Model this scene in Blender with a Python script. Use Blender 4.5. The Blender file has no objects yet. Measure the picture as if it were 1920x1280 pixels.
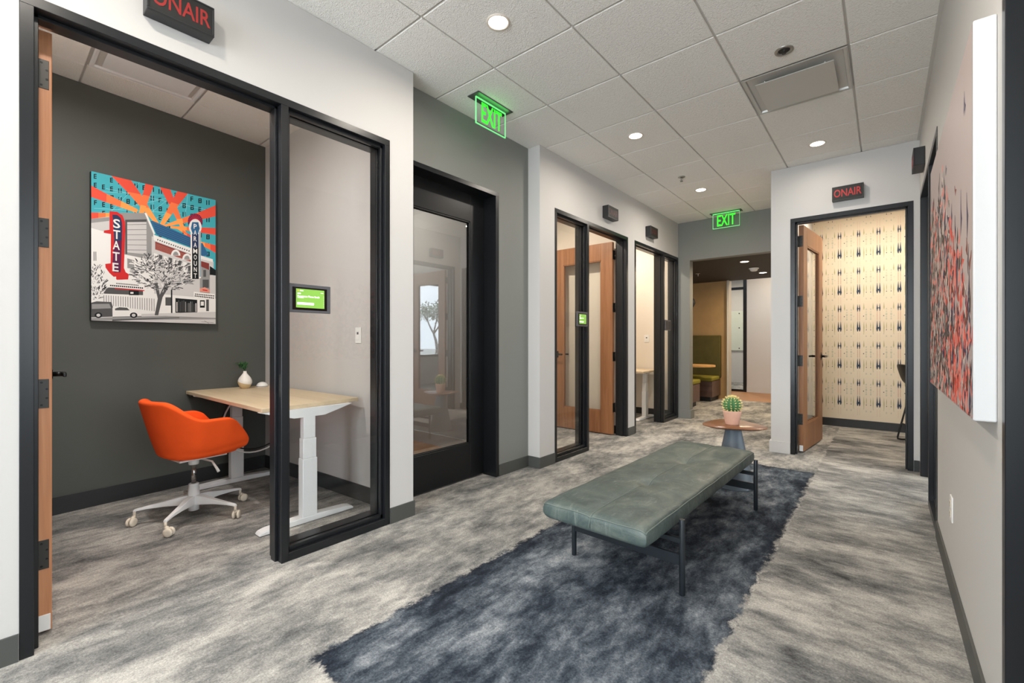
import bpy, bmesh, math, random
from mathutils import Vector, Matrix
random.seed(7)
PI = math.pi
scene = bpy.context.scene
COL = scene.collection

# ------------------------------------------------------------------ helpers
class MB:
    """collects shapes (world coordinates) that become ONE mesh object"""
    def __init__(s): s.bm = bmesh.new()
    def _mi(s, faces, mi, smooth=False):
        for f in faces:
            f.material_index = mi; f.smooth = smooth
    def hexa(s, T, a0, a1, b0, b1, c0, c1, mi=0, bev=0.0, seg=1):
        P = [T(a, b, c) for a in (a0, a1) for b in (b0, b1) for c in (c0, c1)]
        v = [s.bm.verts.new(p) for p in P]
        q = [(0,1,3,2),(4,6,7,5),(0,4,5,1),(2,3,7,6),(0,2,6,4),(1,5,7,3)]
        fs = [s.bm.faces.new([v[i] for i in k]) for k in q]
        bmesh.ops.recalc_face_normals(s.bm, faces=fs)
        s._mi(fs, mi)
        if bev > 0:
            ed = list({e for f in fs for e in f.edges})
            r = bmesh.ops.bevel(s.bm, geom=ed, offset=bev, segments=seg, affect='EDGES', profile=0.5)
            s._mi(r['faces'], mi, seg > 1)
    def box(s, x0, x1, y0, y1, z0, z1, mi=0, bev=0.0, seg=1):
        s.hexa(lambda a, b, c: (a, b, c), x0, x1, y0, y1, z0, z1, mi, bev, seg)
    def poly(s, pts, mi=0):
        f = s.bm.faces.new([s.bm.verts.new(p) for p in pts]); f.material_index = mi
        return f
    def prism(s, T, poly, c0, c1, mi=0, smooth=False):
        """poly in the first two coordinates of T, extruded along the third"""
        a = [s.bm.verts.new(T(p[0], p[1], c0)) for p in poly]
        b = [s.bm.verts.new(T(p[0], p[1], c1)) for p in poly]
        n = len(poly); fs = []
        for i in range(n):
            f = s.bm.faces.new((a[i], a[(i+1) % n], b[(i+1) % n], b[i])); f.smooth = smooth; fs.append(f)
        c = [s.bm.faces.new(a), s.bm.faces.new(list(reversed(b)))]
        for f in fs + c: f.material_index = mi
        bmesh.ops.recalc_face_normals(s.bm, faces=fs + c)
    def rings(s, rs, mi=0, cap=True, closed=True, smooth=True):
        vs = [[s.bm.verts.new(p) for p in r] for r in rs]; fs = []
        n = len(rs[0])
        for a, b in zip(vs, vs[1:]):
            for i in range(n if closed else n-1):
                j = (i+1) % n
                f = s.bm.faces.new((a[i], a[j], b[j], b[i])); f.smooth = smooth; fs.append(f)
        if cap:
            fs.append(s.bm.faces.new(list(reversed(vs[0])))); fs.append(s.bm.faces.new(vs[-1]))
        for f in fs: f.material_index = mi
        bmesh.ops.recalc_face_normals(s.bm, faces=fs)
    def lathe(s, c, prof, n=32, mi=0, axis='z', smooth=True, cap=True):
        rs = []
        for r, z in prof:
            r = max(r, 1e-4); R = []
            for i in range(n):
                a = 2*PI*i/n; p, q = r*math.cos(a), r*math.sin(a)
                R.append((c[0]+p, c[1]+q, c[2]+z) if axis == 'z' else
                         (c[0]+z, c[1]+p, c[2]+q) if axis == 'x' else (c[0]+p, c[1]+z, c[2]+q))
            rs.append(R)
        s.rings(rs, mi, cap, True, smooth)
    def cyl(s, p0, p1, r0, r1=None, n=16, mi=0, smooth=True):
        s.tube([p0, p1], [r0, r1 if r1 is not None else r0], n, mi, smooth)
    def tube(s, pts, r, n=10, mi=0, smooth=True):
        pts = [Vector(p) for p in pts]
        rad = r if isinstance(r, (list, tuple)) else [r]*len(pts)
        up = None; rs = []
        for i, p in enumerate(pts):
            d = (pts[min(i+1, len(pts)-1)] - pts[max(i-1, 0)]).normalized()
            if up is None:
                up = Vector((0,0,1)) if abs(d.z) < .9 else Vector((1,0,0))
            x = d.cross(up).normalized(); y = x.cross(d).normalized(); up = y
            rs.append([tuple(p + rad[i]*(math.cos(2*PI*k/n)*x + math.sin(2*PI*k/n)*y)) for k in range(n)])
        s.rings(rs, mi, True, True, smooth)
    def text(s, body, O, R, U, N, w, h, ext=0.002, mi=0, off=0.0):
        """letters fitted to a w x h box whose lower left corner is O"""
        cu = bpy.data.curves.new('lettering', 'FONT'); cu.body = body; cu.size = 1.0
        cu.offset = off; cu.extrude = 0.5; cu.resolution_u = 3
        ob = bpy.data.objects.new('lettering', cu); COL.objects.link(ob)
        dg = bpy.context.evaluated_depsgraph_get(); dg.update()
        me = bpy.data.meshes.new_from_object(ob.evaluated_get(dg))
        xs = [v.co.x for v in me.vertices]; ys = [v.co.y for v in me.vertices]
        x0, x1, y0, y1 = min(xs), max(xs), min(ys), max(ys)
        O, R, U, N = Vector(O), Vector(R), Vector(U), Vector(N)
        vs = [s.bm.verts.new(O + R*((v.co.x-x0)/(x1-x0)*w) + U*((v.co.y-y0)/(y1-y0)*h) + N*((v.co.z+.5)*ext)) for v in me.vertices]
        for p in me.polygons:
            try:
                f = s.bm.faces.new([vs[i] for i in p.vertices]); f.material_index = mi
            except ValueError: pass
        bpy.data.objects.remove(ob); bpy.data.curves.remove(cu); bpy.data.meshes.remove(me)

class Layers:
    """keeps overlapping flat colour fields a hair apart: each lies just above those it covers"""
    def __init__(s): s.b = []
    def level(s, P):
        x0, x1 = min(p[0] for p in P), max(p[0] for p in P); y0, y1 = min(p[1] for p in P), max(p[1] for p in P)
        k = 1 + max([l for a, b, c, d, l in s.b if a < x1 and b > x0 and c < y1 and d > y0] or [0])
        s.b.append((x0, x1, y0, y1, k)); return k
def wloc(o):
    v = Vector((0,0,0))
    while o is not None:
        v += o.location; o = o.parent
    return v
def obj(name, mb, mats, parent=None, loc=None):
    """links a collected mesh as one object; vertices are given in world coordinates"""
    me = bpy.data.meshes.new(name)
    base = wloc(parent) if parent else Vector((0,0,0))
    if loc is not None: base = Vector(loc)
    for v in mb.bm.verts: v.co -= base
    mb.bm.to_mesh(me); mb.bm.free()
    for m in (mats if isinstance(mats, (list, tuple)) else [mats]): me.materials.append(m)
    o = bpy.data.objects.new(name, me); COL.objects.link(o)
    if parent: o.parent = parent
    elif loc is not None: o.location = loc
    return o
def tag(o, label, cat, group=None, kind=None):
    o['label'] = label; o['category'] = cat
    if group: o['group'] = group
    if kind: o['kind'] = kind
    return o
def thing(name, label, cat, loc, group=None, kind=None):
    o = bpy.data.objects.new(name, None); COL.objects.link(o); o.location = loc
    o.empty_display_size = .1
    return tag(o, label, cat, group, kind)
def struct(name, mb, mats, label, cat):
    return tag(obj(name, mb, mats), label, cat, None, 'structure')

# ------------------------------------------------------------------ materials
def srgb(r, g, b):
    f = lambda c: (c/12.92 if c <= .04045 else ((c+.055)/1.055)**2.4)
    return (f(r/255), f(g/255), f(b/255), 1)
class NT:
    def __init__(s, name):
        s.m = bpy.data.materials.new(name); s.m.use_nodes = True
        s.t = s.m.node_tree; s.n = s.t.nodes; s.b = s.n['Principled BSDF']
    def add(s, typ, **kw):
        n = s.n.new(typ)
        for k, v in kw.items(): setattr(n, k, v)
        return n
    def link(s, a, b): s.t.links.new(a, b)
    def coords(s, scale=(1,1,1), rot=(0,0,0), kind='Object'):
        tc = s.add('ShaderNodeTexCoord'); mp = s.add('ShaderNodeMapping')
        mp.inputs['Scale'].default_value = scale; mp.inputs['Rotation'].default_value = rot
        s.link(tc.outputs[kind], mp.inputs['Vector']); return mp.outputs['Vector']
    def noise(s, vec, scale, detail=2, rough=.5, dist=0.0):
        n = s.add('ShaderNodeTexNoise'); s.link(vec, n.inputs['Vector'])
        n.inputs['Scale'].default_value = scale; n.inputs['Detail'].default_value = detail
        n.inputs['Roughness'].default_value = rough; n.inputs['Distortion'].default_value = dist
        return n.outputs['Fac']
    def ramp(s, fac, stops):
        r = s.add('ShaderNodeValToRGB'); s.link(fac, r.inputs['Fac'])
        e = r.color_ramp.elements
        while len(e) < len(stops): e.new(.5)
        for k, (p, c) in zip(e, stops): k.position = p; k.color = c if len(c) == 4 else (*c, 1)
        return r.outputs['Color']
    def mix(s, a, b, fac, mode='MIX'):
        m = s.add('ShaderNodeMix', data_type='RGBA', blend_type=mode)
        for sock, v in ((m.inputs[0], fac), (m.inputs[6], a), (m.inputs[7], b)):
            if hasattr(v, 'is_linked'): s.link(v, sock)
            else: sock.default_value = v
        return m.outputs[2]
    def math(s, op, a, b=0.0):
        m = s.add('ShaderNodeMath', operation=op)
        for sock, v in ((m.inputs[0], a), (m.inputs[1], b)):
            if hasattr(v, 'is_linked'): s.link(v, sock)
            else: sock.default_value = v
        return m.outputs[0]
    def bump(s, h, strength, dist):
        b = s.add('ShaderNodeBump'); s.link(h, b.inputs['Height'])
        b.inputs['Strength'].default_value = strength; b.inputs['Distance'].default_value = dist
        s.link(b.outputs[0], s.b.inputs['Normal'])
def mat(name, col, rough=.5, metal=0.0, spec=.5, bump=None, emit=0.0, var=0.0, coat=0.0):
    t = NT(name); b = t.b
    b.inputs['Base Color'].default_value = col; b.inputs['Roughness'].default_value = rough
    b.inputs['Metallic'].default_value = metal; b.inputs['Specular IOR Level'].default_value = spec
    if coat: b.inputs['Coat Weight'].default_value = coat; b.inputs['Coat Roughness'].default_value = .2
    v = None
    if var or bump: v = t.coords()
    if var:
        f = t.noise(v, 6, 3)
        lo = tuple(c*(1-var) for c in col[:3]) + (1,); hi = tuple(min(1, c*(1+var)) for c in col[:3]) + (1,)
        t.link(t.ramp(f, [(.3, lo), (.7, hi)]), b.inputs['Base Color'])
    if bump:
        t.bump(t.noise(v, bump[0], 3), bump[1], bump[2])
    if emit:
        b.inputs['Emission Color'].default_value = col; b.inputs['Emission Strength'].default_value = emit
    return t.m
def wood(name, dark, mid, light, axis='z', scale=1.0, rough=.42):
    t = NT(name)
    st = {'z': (22, 22, .9), 'x': (.9, 22, 22), 'y': (22, .9, 22)}[axis]
    v = t.coords(tuple(k*scale for k in st))
    f1 = t.noise(v, 1.0, 4, .6, .6); f2 = t.noise(v, 5.0, 3, .6)
    f = t.math('ADD', t.math('MULTIPLY', f1, .7), t.math('MULTIPLY', f2, .3))
    t.link(t.ramp(f, [(.3, dark), (.5, mid), (.7, light)]), t.b.inputs['Base Color'])
    t.b.inputs['Roughness'].default_value = rough
    t.bump(f2, .05, .001)
    return t.m
def glass(name, tint=(1,1,1,1), ior=1.6):
    t = NT(name); out = t.n['Material Output']
    tr = t.add('ShaderNodeBsdfTransparent'); tr.inputs['Color'].default_value = tint
    gl = t.add('ShaderNodeBsdfGlossy'); gl.inputs['Roughness'].default_value = 0.0
    fr = t.add('ShaderNodeFresnel'); fr.inputs['IOR'].default_value = ior
    mx = t.add('ShaderNodeMixShader')
    ge = t.add('ShaderNodeNewGeometry')
    t.link(t.math('MULTIPLY', fr.outputs[0], t.math('SUBTRACT', 1.0, ge.outputs['Backfacing'])), mx.inputs[0]); t.link(tr.outputs[0], mx.inputs[1]); t.link(gl.outputs[0], mx.inputs[2])
    t.link(mx.outputs[0], out.inputs['Surface'])
    return t.m
def carpet_field(t, rot, k):
    """blotchy woven pattern whose marks run along one direction"""
    sc = lambda q: (q, 1.0, 1) if rot > 1 else (1.0, q, 1)
    v1 = t.coords(sc(.5)); v2 = t.coords(sc(.42)); v0 = t.coords()
    f = t.math('ADD', t.math('MULTIPLY', t.noise(v1, 3.0*k, 7, .62, .2), .48), t.math('MULTIPLY', t.noise(v2, 11*k, 6, .62, .3), .26))
    v3 = t.coords(sc(.45))
    f = t.math('ADD', f, t.math('MULTIPLY', t.noise(v3, 30, 4, .65, .4), .18))
    return t.math('ADD', f, t.math('MULTIPLY', t.noise(v0, 95, 3, .7), .12))
def carpet_nodes(t):
    v0 = t.coords(); sx = t.add('ShaderNodeSeparateXYZ'); t.link(v0, sx.inputs[0])
    left = carpet_field(t, .12, 1.0); right = carpet_field(t, 1.57, 1.0)
    w = t.math('ADD', sx.outputs[0], t.math('MULTIPLY', t.math('SUBTRACT', t.noise(v0, 9, 4, .7), .5), .10))
    side = t.math('GREATER_THAN', w, -.47)
    mx = t.add('ShaderNodeMix', data_type='FLOAT'); t.link(side, mx.inputs[0]); t.link(left, mx.inputs[2]); t.link(right, mx.inputs[3])
    c = t.ramp(mx.outputs[0], [(.385, srgb(66, 66, 66)), (.445, srgb(104, 104, 103)), (.50, srgb(132, 131, 128)), (.545, srgb(157, 154, 149)), (.61, srgb(186, 182, 175))])
    return c, v0
def pile(t, c, v0, dist=.006):
    fine = t.noise(v0, 130, 3, .8)
    c = t.mix(c, t.ramp(fine, [(.25, (.42,.42,.42)), (.75, (1.55,1.55,1.55))]), .7, 'MULTIPLY')
    t.link(c, t.b.inputs['Base Color']); t.b.inputs['Roughness'].default_value = .95
    t.b.inputs['Specular IOR Level'].default_value = .1
    t.bump(fine, .55, dist)
t = NT('mottled_carpet'); c, v0 = carpet_nodes(t); pile(t, c, v0); M_carpet = t.m
t = NT('dark_carpet'); v0 = t.coords(); sx = t.add('ShaderNodeSeparateXYZ'); t.link(v0, sx.inputs[0])
f = carpet_field(t, .5, 1.1)
wob = t.math('MULTIPLY', t.math('SUBTRACT', t.noise(t.coords((1, .6, 1)), 16, 6, .75), .5), .16)
ex = t.math('SUBTRACT', .60, t.math('ABSOLUTE', t.math('ADD', sx.outputs[0], 1.055)))   # distance from the edges
ey = t.math('SUBTRACT', 2.02, t.math('ABSOLUTE', t.math('SUBTRACT', sx.outputs[1], 2.78)))
ed = t.math('ADD', t.math('MINIMUM', ex, ey), wob)
f = t.math('SUBTRACT', f, t.math('MULTIPLY', t.ramp(ed, [(.04, (1, 1, 1)), (.17, (0, 0, 0))]), .05))
c = t.ramp(f, [(.396, srgb(26, 30, 38)), (.462, srgb(46, 52, 61)), (.514, srgb(74, 81, 89)), (.570, srgb(110, 116, 123)), (.635, srgb(154, 157, 159))])
c2, _ = carpet_nodes(t)
c = t.mix(c2, c, t.ramp(ed, [(.018, (0, 0, 0)), (.038, (1, 1, 1))]))
pile(t, c, v0); M_rug = t.m

M_white = mat('white_wall_paint', srgb(198, 195, 192), .6, spec=.3, bump=(300, .04, .001))
M_warmw = mat('cream_wall_paint', srgb(226, 216, 202), .6, spec=.3, bump=(300, .04, .001))
M_rwall = mat('pale_grey_wall_paint', srgb(202, 199, 195), .6, spec=.3, bump=(300, .04, .001))
M_greyw = mat('grey_green_wall_paint', srgb(128, 129, 125), .6, spec=.3, bump=(300, .04, .001))
M_booth = mat('charcoal_wall_paint', srgb(84, 86, 82), .6, spec=.3, bump=(300, .04, .001))
t = NT('ceiling_tile'); v = t.coords()
t.b.inputs['Base Color'].default_value = srgb(246, 243, 237); t.b.inputs['Roughness'].default_value = .9
t.b.inputs['Specular IOR Level'].default_value = .1
t.bump(t.noise(v, 75, 3, .55, 1.2), .85, .010); M_tile = t.m
M_grid = mat('ceiling_grid_white', srgb(205, 202, 196), .5)
M_black = mat('black_anodised_metal', srgb(22, 24, 27), .3, .0, .42)
M_blackleaf = mat('black_painted_metal', srgb(18, 19, 21), .36, 0, .4)
M_gasket = mat('black_rubber', srgb(12, 12, 12), .7)
M_base = mat('dark_grey_rubber_base', srgb(74, 75, 72), .5)
M_basedk = mat('charcoal_rubber_base', srgb(40, 41, 42), .5)
M_glass = glass('clear_glass', (.985, .99, .985, 1), 1.62)
M_glassdk = glass('door_glass', (.93, .95, .95, 1), 3.0)
M_acryl = glass('clear_acrylic', (.97, 1, .98, 1), 1.12)
M_oak = wood('walnut_veneer', srgb(124, 82, 52), srgb(152, 103, 67), srgb(170, 120, 82))
M_oakend = wood('door_edge_wood', srgb(168, 112, 74), srgb(190, 130, 90), srgb(206, 150, 108))
M_maple = wood('maple_laminate', srgb(196, 174, 142), srgb(208, 187, 155), srgb(216, 196, 166), 'x', .5)
M_walnut = wood('walnut_top', srgb(108, 70, 46), srgb(130, 86, 58), srgb(148, 100, 68), 'x', .6, .3)
M_darkwood = wood('dark_walnut_laminate', srgb(74, 56, 50), srgb(92, 70, 62), srgb(104, 82, 74), 'x', .6)
M_floorwood = wood('plank_floor', srgb(146, 102, 66), srgb(172, 124, 82), srgb(188, 140, 96), 'x', .4)
M_orange = mat('orange_wool', srgb(250, 92, 36), .9, spec=.15, bump=(700, .25, .001), var=.06)
M_wplast = mat('white_plastic', srgb(232, 230, 226), .4)
M_wmetal = mat('white_powder_coat', srgb(228, 228, 228), .4)
M_ivory = mat('ivory_plastic', srgb(226, 214, 196), .45)
M_chrome = mat('chrome', srgb(170, 168, 165), .15, 1)
M_steel = mat('satin_nickel', srgb(170, 168, 162), .35, .9)
M_dsteel = mat('dark_bronze_steel', srgb(58, 57, 54), .4, .3)
M_screw = mat('black_steel', srgb(16, 16, 16), .3, .3)
M_signbox = mat('black_sign_casing', srgb(34, 34, 36), .4)
M_signface = mat('black_speckled_face', srgb(24, 23, 22), .6, bump=(500, .4, .002))
M_red = mat('unlit_red_lettering', srgb(150, 34, 30), .5)
M_redglow = mat('brightened_red_lettering', srgb(166, 32, 30), .5, emit=.10)  # slight emission brightens letters that are themselves unlit
M_green = mat('lit_green_letters', srgb(48, 235, 40), .4, emit=.75)
M_reddim = mat('dark_red_lettering', srgb(70, 26, 26), .5)
M_greenedge = mat('lit_acrylic_edge', srgb(130, 240, 150), .3, emit=.3)
M_exitplate = mat('grey_exit_canopy', srgb(70, 72, 68), .4)
M_lamp = mat('lamp_lens', (1, .93, .82, 1), .5, emit=9)
M_trim = mat('white_lamp_trim', srgb(226, 214, 200), .5)
M_diff = mat('diffuser_steel', srgb(196, 195, 190), .4, .2)
M_darkvoid = mat('dark_duct', srgb(40, 40, 38), .8)
M_frameb = mat('bench_steel', srgb(34, 40, 45), .38, .2)
M_slate = mat('slate_cone', srgb(96, 106, 116), .45)
M_terra = mat('pale_terracotta', srgb(222, 176, 154), .8, var=.14)
M_cactus = mat('cactus_skin', srgb(66, 122, 70), .6, var=.15)
M_spine = mat('cactus_spines', srgb(244, 226, 160), .7)
M_soil = mat('potting_soil', srgb(50, 38, 30), .9)
M_leaf = mat('sprig_green', srgb(60, 108, 62), .6, var=.3)
M_vtan = mat('tan_glaze', srgb(206, 182, 142), .5)
M_vwhite = mat('white_glaze', srgb(238, 234, 228), .35)
M_cable = mat('black_cable', srgb(20, 20, 22), .5)
M_wcable = mat('white_cable', srgb(226, 226, 224), .5)
M_canvas = mat('white_canvas', srgb(212, 212, 212), .8, spec=.2)
M_tabframe = mat('grey_tablet_bezel', srgb(82, 82, 86), .4)
M_tabblack = mat('black_tablet_glass', srgb(8, 8, 9), .1)
M_screen = mat('green_screen', srgb(108, 152, 62), .3, emit=.55)
M_screenw = mat('white_screen_text', srgb(248, 250, 240), .3, emit=.8)
M_screeno = mat('orange_screen_text', srgb(240, 150, 60), .3, emit=.6)
M_olive = mat('olive_velvet', srgb(80, 73, 38), .85, spec=.2, bump=(40, .15, .004), var=.12)
M_olivel = mat('olive_seat_velvet', srgb(132, 124, 46), .85, spec=.2, var=.1)
M_tan = mat('tan_wall_fabric', srgb(160, 128, 84), .8, var=.06)
M_darkceil = mat('brown_ceiling_paint', srgb(44, 37, 30), .7)
M_stool = mat('black_stool_shell', srgb(16, 17, 19), .5)
M_wb = mat('frosted_board', srgb(206, 212, 200), .15)
# leather of the bench
t = NT('teal_grey_leather'); v = t.coords()
f = t.noise(v, 4, 8, .68, 1.2); sc = t.noise(t.coords((9, 2.2, 1), (0, 0, .9)), 2.5, 8, .72, 1.5)
c = t.ramp(f, [(.32, srgb(52, 66, 66)), (.5, srgb(74, 87, 84)), (.68, srgb(98, 106, 99))])
c = t.mix(c, srgb(138, 146, 138), t.ramp(sc, [(.56, (0,0,0)), (.74, (.7,.7,.7))]))
t.link(c, t.b.inputs['Base Color']); t.b.inputs['Roughness'].default_value = .46
t.bump(t.math('ADD', t.noise(v, 30, 5, .6, .4), t.math('MULTIPLY', t.noise(v, 7, 4, .6, 1.5), 2.0)), .30, .008); M_leather = t.m
M_seam = mat('leather_seam', srgb(98, 110, 104), .5)
# ------------------------------------------------------------------ the setting
XL, XR, XG, CZ, DZ, D = -2.445, .245, -2.58, 2.994, 2.467, .145
WZ = 2.992
def TL(s, d, z): return (XL-d, s, z)
def TG(s, d, z): return (XG-d, s, z)
def TR(s, d, z): return (XR+d, s, z)
def TO(s, d, z): return (s, 5.43+d, z)
def TW(x, y, z): return (x, y, z)

m = MB(); m.box(-7, 4.4, -3.4, 9.75, -.12, 0)
m.box(-7, 2, 11.45, 15, -.12, 0)
struct('floor', m, M_carpet, 'mottled grey and beige carpet floor of the whole corridor', 'floor')
m = MB(); m.box(-7, 2, 9.75, 11.45, -.12, 0)
struct('floor_lounge', m, M_floorwood, 'strip of warm plank flooring beyond the lounge', 'floor')
m = MB(); m.box(-6.2, -2.775, 1.95, 3.30, -.05, .004)
struct('floor_passage', m, M_floorwood, 'warm plank flooring behind the black glazed door', 'floor')

# left wall in its white stretches, with the white return of the recess
m = MB()
m.box(XL-D, XL, -3.2, .095, 0, WZ); m.box(XL-D, XL, .095, 1.697, DZ, WZ); m.box(XL-D, XL, 1.697, 1.884, 0, WZ)
struct('wall_left', m, M_white, 'white wall around the nearest phone booth', 'wall')
m = MB()
m.box(XL-D, XL, 3.325, 3.569, 0, WZ); m.box(XL-.28, XL-D, 3.325, 3.40, 0, WZ); m.box(XL-D, XL, 3.569, 5.168, DZ, WZ); m.box(XL-D, XL, 5.168, 5.362, 0, WZ)
m.box(XL-D, XL, 5.362, 6.93, DZ, WZ)
struct('wall_left_far', m, M_white, 'white wall around the two farther phone booths', 'wall')
m = MB()
m.box(XG-.155, XG, 1.884, 1.915, 0, WZ); m.box(XG-.155, XG, 1.915, 2.906, DZ, WZ); m.box(XG-.155, XG, 2.906, 3.325, 0, WZ)
struct('wall_recess', m, M_greyw, 'grey green recessed wall around the black glazed door', 'wall')
# booths behind the left wall
m = MB(); m.prism(TW, [(-4.285, -.04), (-4.465, 1.884), (-4.6, 1.884), (-4.6, -.04)], 0, WZ)
struct('wall_booth_back', m, M_booth, 'charcoal back wall of the nearest booth behind the theatre print', 'wall')
m = MB(); m.box(-4.27, XL-D, -.04, .06, 0, WZ)
struct('wall_booth_left', m, M_white, 'white left wall of the nearest booth behind the open door', 'wall')
m = MB(); m.prism(TW, [(XL-D, 1.884), (-4.47, 1.884), (-4.45, 1.722), (XL-D, 1.838)], 0, WZ)
struct('wall_booth_right', m, M_white, 'white right wall of the nearest booth behind the desk', 'wall')
m = MB(); m.box(-6.2, XL-.28, 3.31, 3.40, 0, WZ); m.box(-6.2, -4.6, 1.884, 1.95, 0, WZ); m.box(-6.25, -6.2, 1.884, 3.40, 0, WZ)
struct('wall_passage', m, M_white, 'white wall of the passage behind the black glazed door', 'wall')
m = MB(); m.box(-4.5, -4.4, 3.40, 6.93, 0, WZ); m.box(-4.4, XL-D, 5.22, 5.30, 0, WZ); m.box(-4.6, XL-D, 6.93, 7.07, 0, WZ)
struct('wall_booths_far', m, M_warmw, 'white inner walls of the two farther booths', 'wall')
# far grey wall with the wide opening
m = MB(); m.box(XL-D, -2.27, 6.93, 7.07, 0, WZ); m.box(-2.27, -.93, 6.93, 7.07, 2.405, WZ)
struct('wall_end', m, M_greyw, 'grey green end wall over the wide lounge opening', 'wall')
m = MB(); m.box(-.93, -.752, 5.43, 5.575, 0, WZ); m.box(-.752, .203, 5.43, 5.575, 2.45, WZ); m.box(.203, .39, 5.43, 5.575, 0, WZ)
m.box(-.93, -.785, 5.575, 9.75, 0, WZ)
struct('wall_on_air', m, M_white, 'white wall facing the bench around the wallpapered room', 'wall')
m = MB(); m.box(XR, XR+D, -3.2, .1, 0, WZ); m.box(XR, XR+D, .1, 1.752, DZ, WZ); m.box(XR, XR+D, 1.752, 3.69, 0, WZ)
m.box(XR, XR+D, 3.69, 5.30, DZ, WZ); m.box(XR, XR+D, 5.30, 5.43, 0, WZ)
struct('wall_right', m, M_rwall, 'white right wall carrying the large abstract painting', 'wall')
# wallpapered room
M_wpbase = mat('cream_wallpaper', srgb(226, 211, 187), .7)
M_wnavy = mat('wallpaper_navy', srgb(44, 58, 78), .7); M_wred = mat('wallpaper_salmon', srgb(198, 140, 124), .7)
M_wolive = mat('wallpaper_olive', srgb(176, 170, 122), .7); M_wgrey = mat('wallpaper_sage', srgb(196, 194, 170), .7)
m = MB(); m.box(-.785, .74, 7.65, 7.75, 0, WZ)
YP = 7.6490
LW = Layers()
def wp(pts, mi):
    y = YP - .00005*LW.level(pts); m.poly([(x, y, z) for x, z in pts], mi)
def spike(x, z0, z1, w, mi, fat=.35):
    h = z1 - z0
    wp([(x-w*.3, z0), (x+w*.3, z0), (x+w, z0+h*fat), (x+w*.75, z0+h*(fat+.15)), (x+w*.12, z1), (x-w*.12, z1), (x-w*.75, z0+h*(fat+.15)), (x-w, z0+h*fat)], mi)
def dot(x, z, r, mi, e=1.4): wp([(x+r*math.cos(k*PI/4), z+r*e*math.sin(k*PI/4)) for k in range(8)], mi)
cols = [-.685 + .2085*k for k in range(7)]
for ci, cx in enumerate(cols):
    big = ci % 2
    for r in range(-1, 6):
        z = .37 + .505*r
        def inside(a): return .13 < a < 2.97
        for s in (-1, 1):
            g = .0135 if ci % 2 else .011
            if inside(z-.07) and inside(z+.08):
                spike(cx+s*g, z-.072, z+.072, .0105, 1, .25); spike(cx+s*.056, z-.10, z+.06, .005, 3, .5)
                wp([(cx-.02, z-.035), (cx+.02, z-.035), (cx+.02, z-.015), (cx-.02, z-.015)], 1) if s > 0 else None
            if inside(z+.195) and inside(z+.30):
                spike(cx+s*g, z+.195, z+.30, .0075, 1, .4); spike(cx+s*.056, z+.22, z+.31, .006, 3, .3)
                wp([(cx-.015, z+.235), (cx+.015, z+.235), (cx+.015, z+.245), (cx-.015, z+.245)], 1) if s > 0 else None
            for k in range(9):
                zz = z+.085+.0125*k
                if inside(zz): dot(cx+s*g, zz, .0035, 2, 1.6)
            for k in range(5):
                zz = z+.32+.02*k
                if inside(zz): dot(cx+s*g, zz, .0025, 2, 1.6)
            for zz, rr in ((z+.095, .008), (z+.122, .006), (z+.155, .010), (z+.19, .006), (z+.225, .007), (z-.02, .004), (z+.37, .007)):
                if inside(zz-.02) and inside(zz+.02): dot(cx+s*.0805, zz, rr, 4, 1.7)
            if inside(z-.1) and inside(z+.05): spike(cx+s*.0815, z-.04, z+.05, .004, 3, .5)
            for zz, mi_ in ((z+.135, 4 if s < 0 else 1), (z+.40, 4)):
                if inside(zz): dot(cx+s*.053, zz, .0055, mi_, 1.2)
            if inside(z-.06): dot(cx+s*.0815, z-.05, .005, 1, 1.3)
struct('wall_wallpaper', m, [M_wpbase, M_wnavy, M_wred, M_wolive, M_wgrey], 'cream wallpapered back wall with navy and salmon ikat motifs', 'wall')
m = MB(); m.box(.62, .74, 5.575, 7.65, 0, WZ)
struct('wall_on_air_side', m, M_white, 'white side wall of the wallpapered room', 'wall')
# lounge beyond the opening
m = MB(); m.box(-6, -2.43, 9.70, 9.80, 0, 2.40)
struct('wall_lounge_back', m, M_tan, 'tan upholstered partition above the tall olive bench', 'wall')
m = MB(); m.box(-2.43, -2.395, 9.64, 9.84, 0, 2.40)
struct('trim_1', m, mat('pale_metal_trim', srgb(190, 184, 172), .4), 'pale upright trim at the end of the tan partition', 'trim')
m = MB(); m.box(-6, -5.9, 7.07, 14, 0, WZ)
struct('wall_lounge_left', m, M_tan, 'tan side wall of the lounge', 'wall')
m = MB(); m.box(-2.455, 1.6, 11.45, 11.55, 0, WZ)
struct('wall_hall_back', m, M_white, 'cream white wall at the very end of the view', 'wall')
m = MB(); m.box(-6, 0, 13.9, 14.0, 0, WZ)
struct('wall_meeting_back', m, M_white, 'white wall seen through the narrow far glass partition', 'wall')
m = MB(); m.box(-6, -.785, 7.07, 9.80, 2.405, 2.6)
struct('ceiling_lounge', m, M_darkceil, 'low dark brown ceiling of the lounge', 'ceiling')
m = MB(); m.box(-.785, -.70, 9.75, 11.45, 0, WZ)
struct('wall_hall_right', m, M_white, 'white wall right of the plank floored hall', 'wall')
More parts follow.
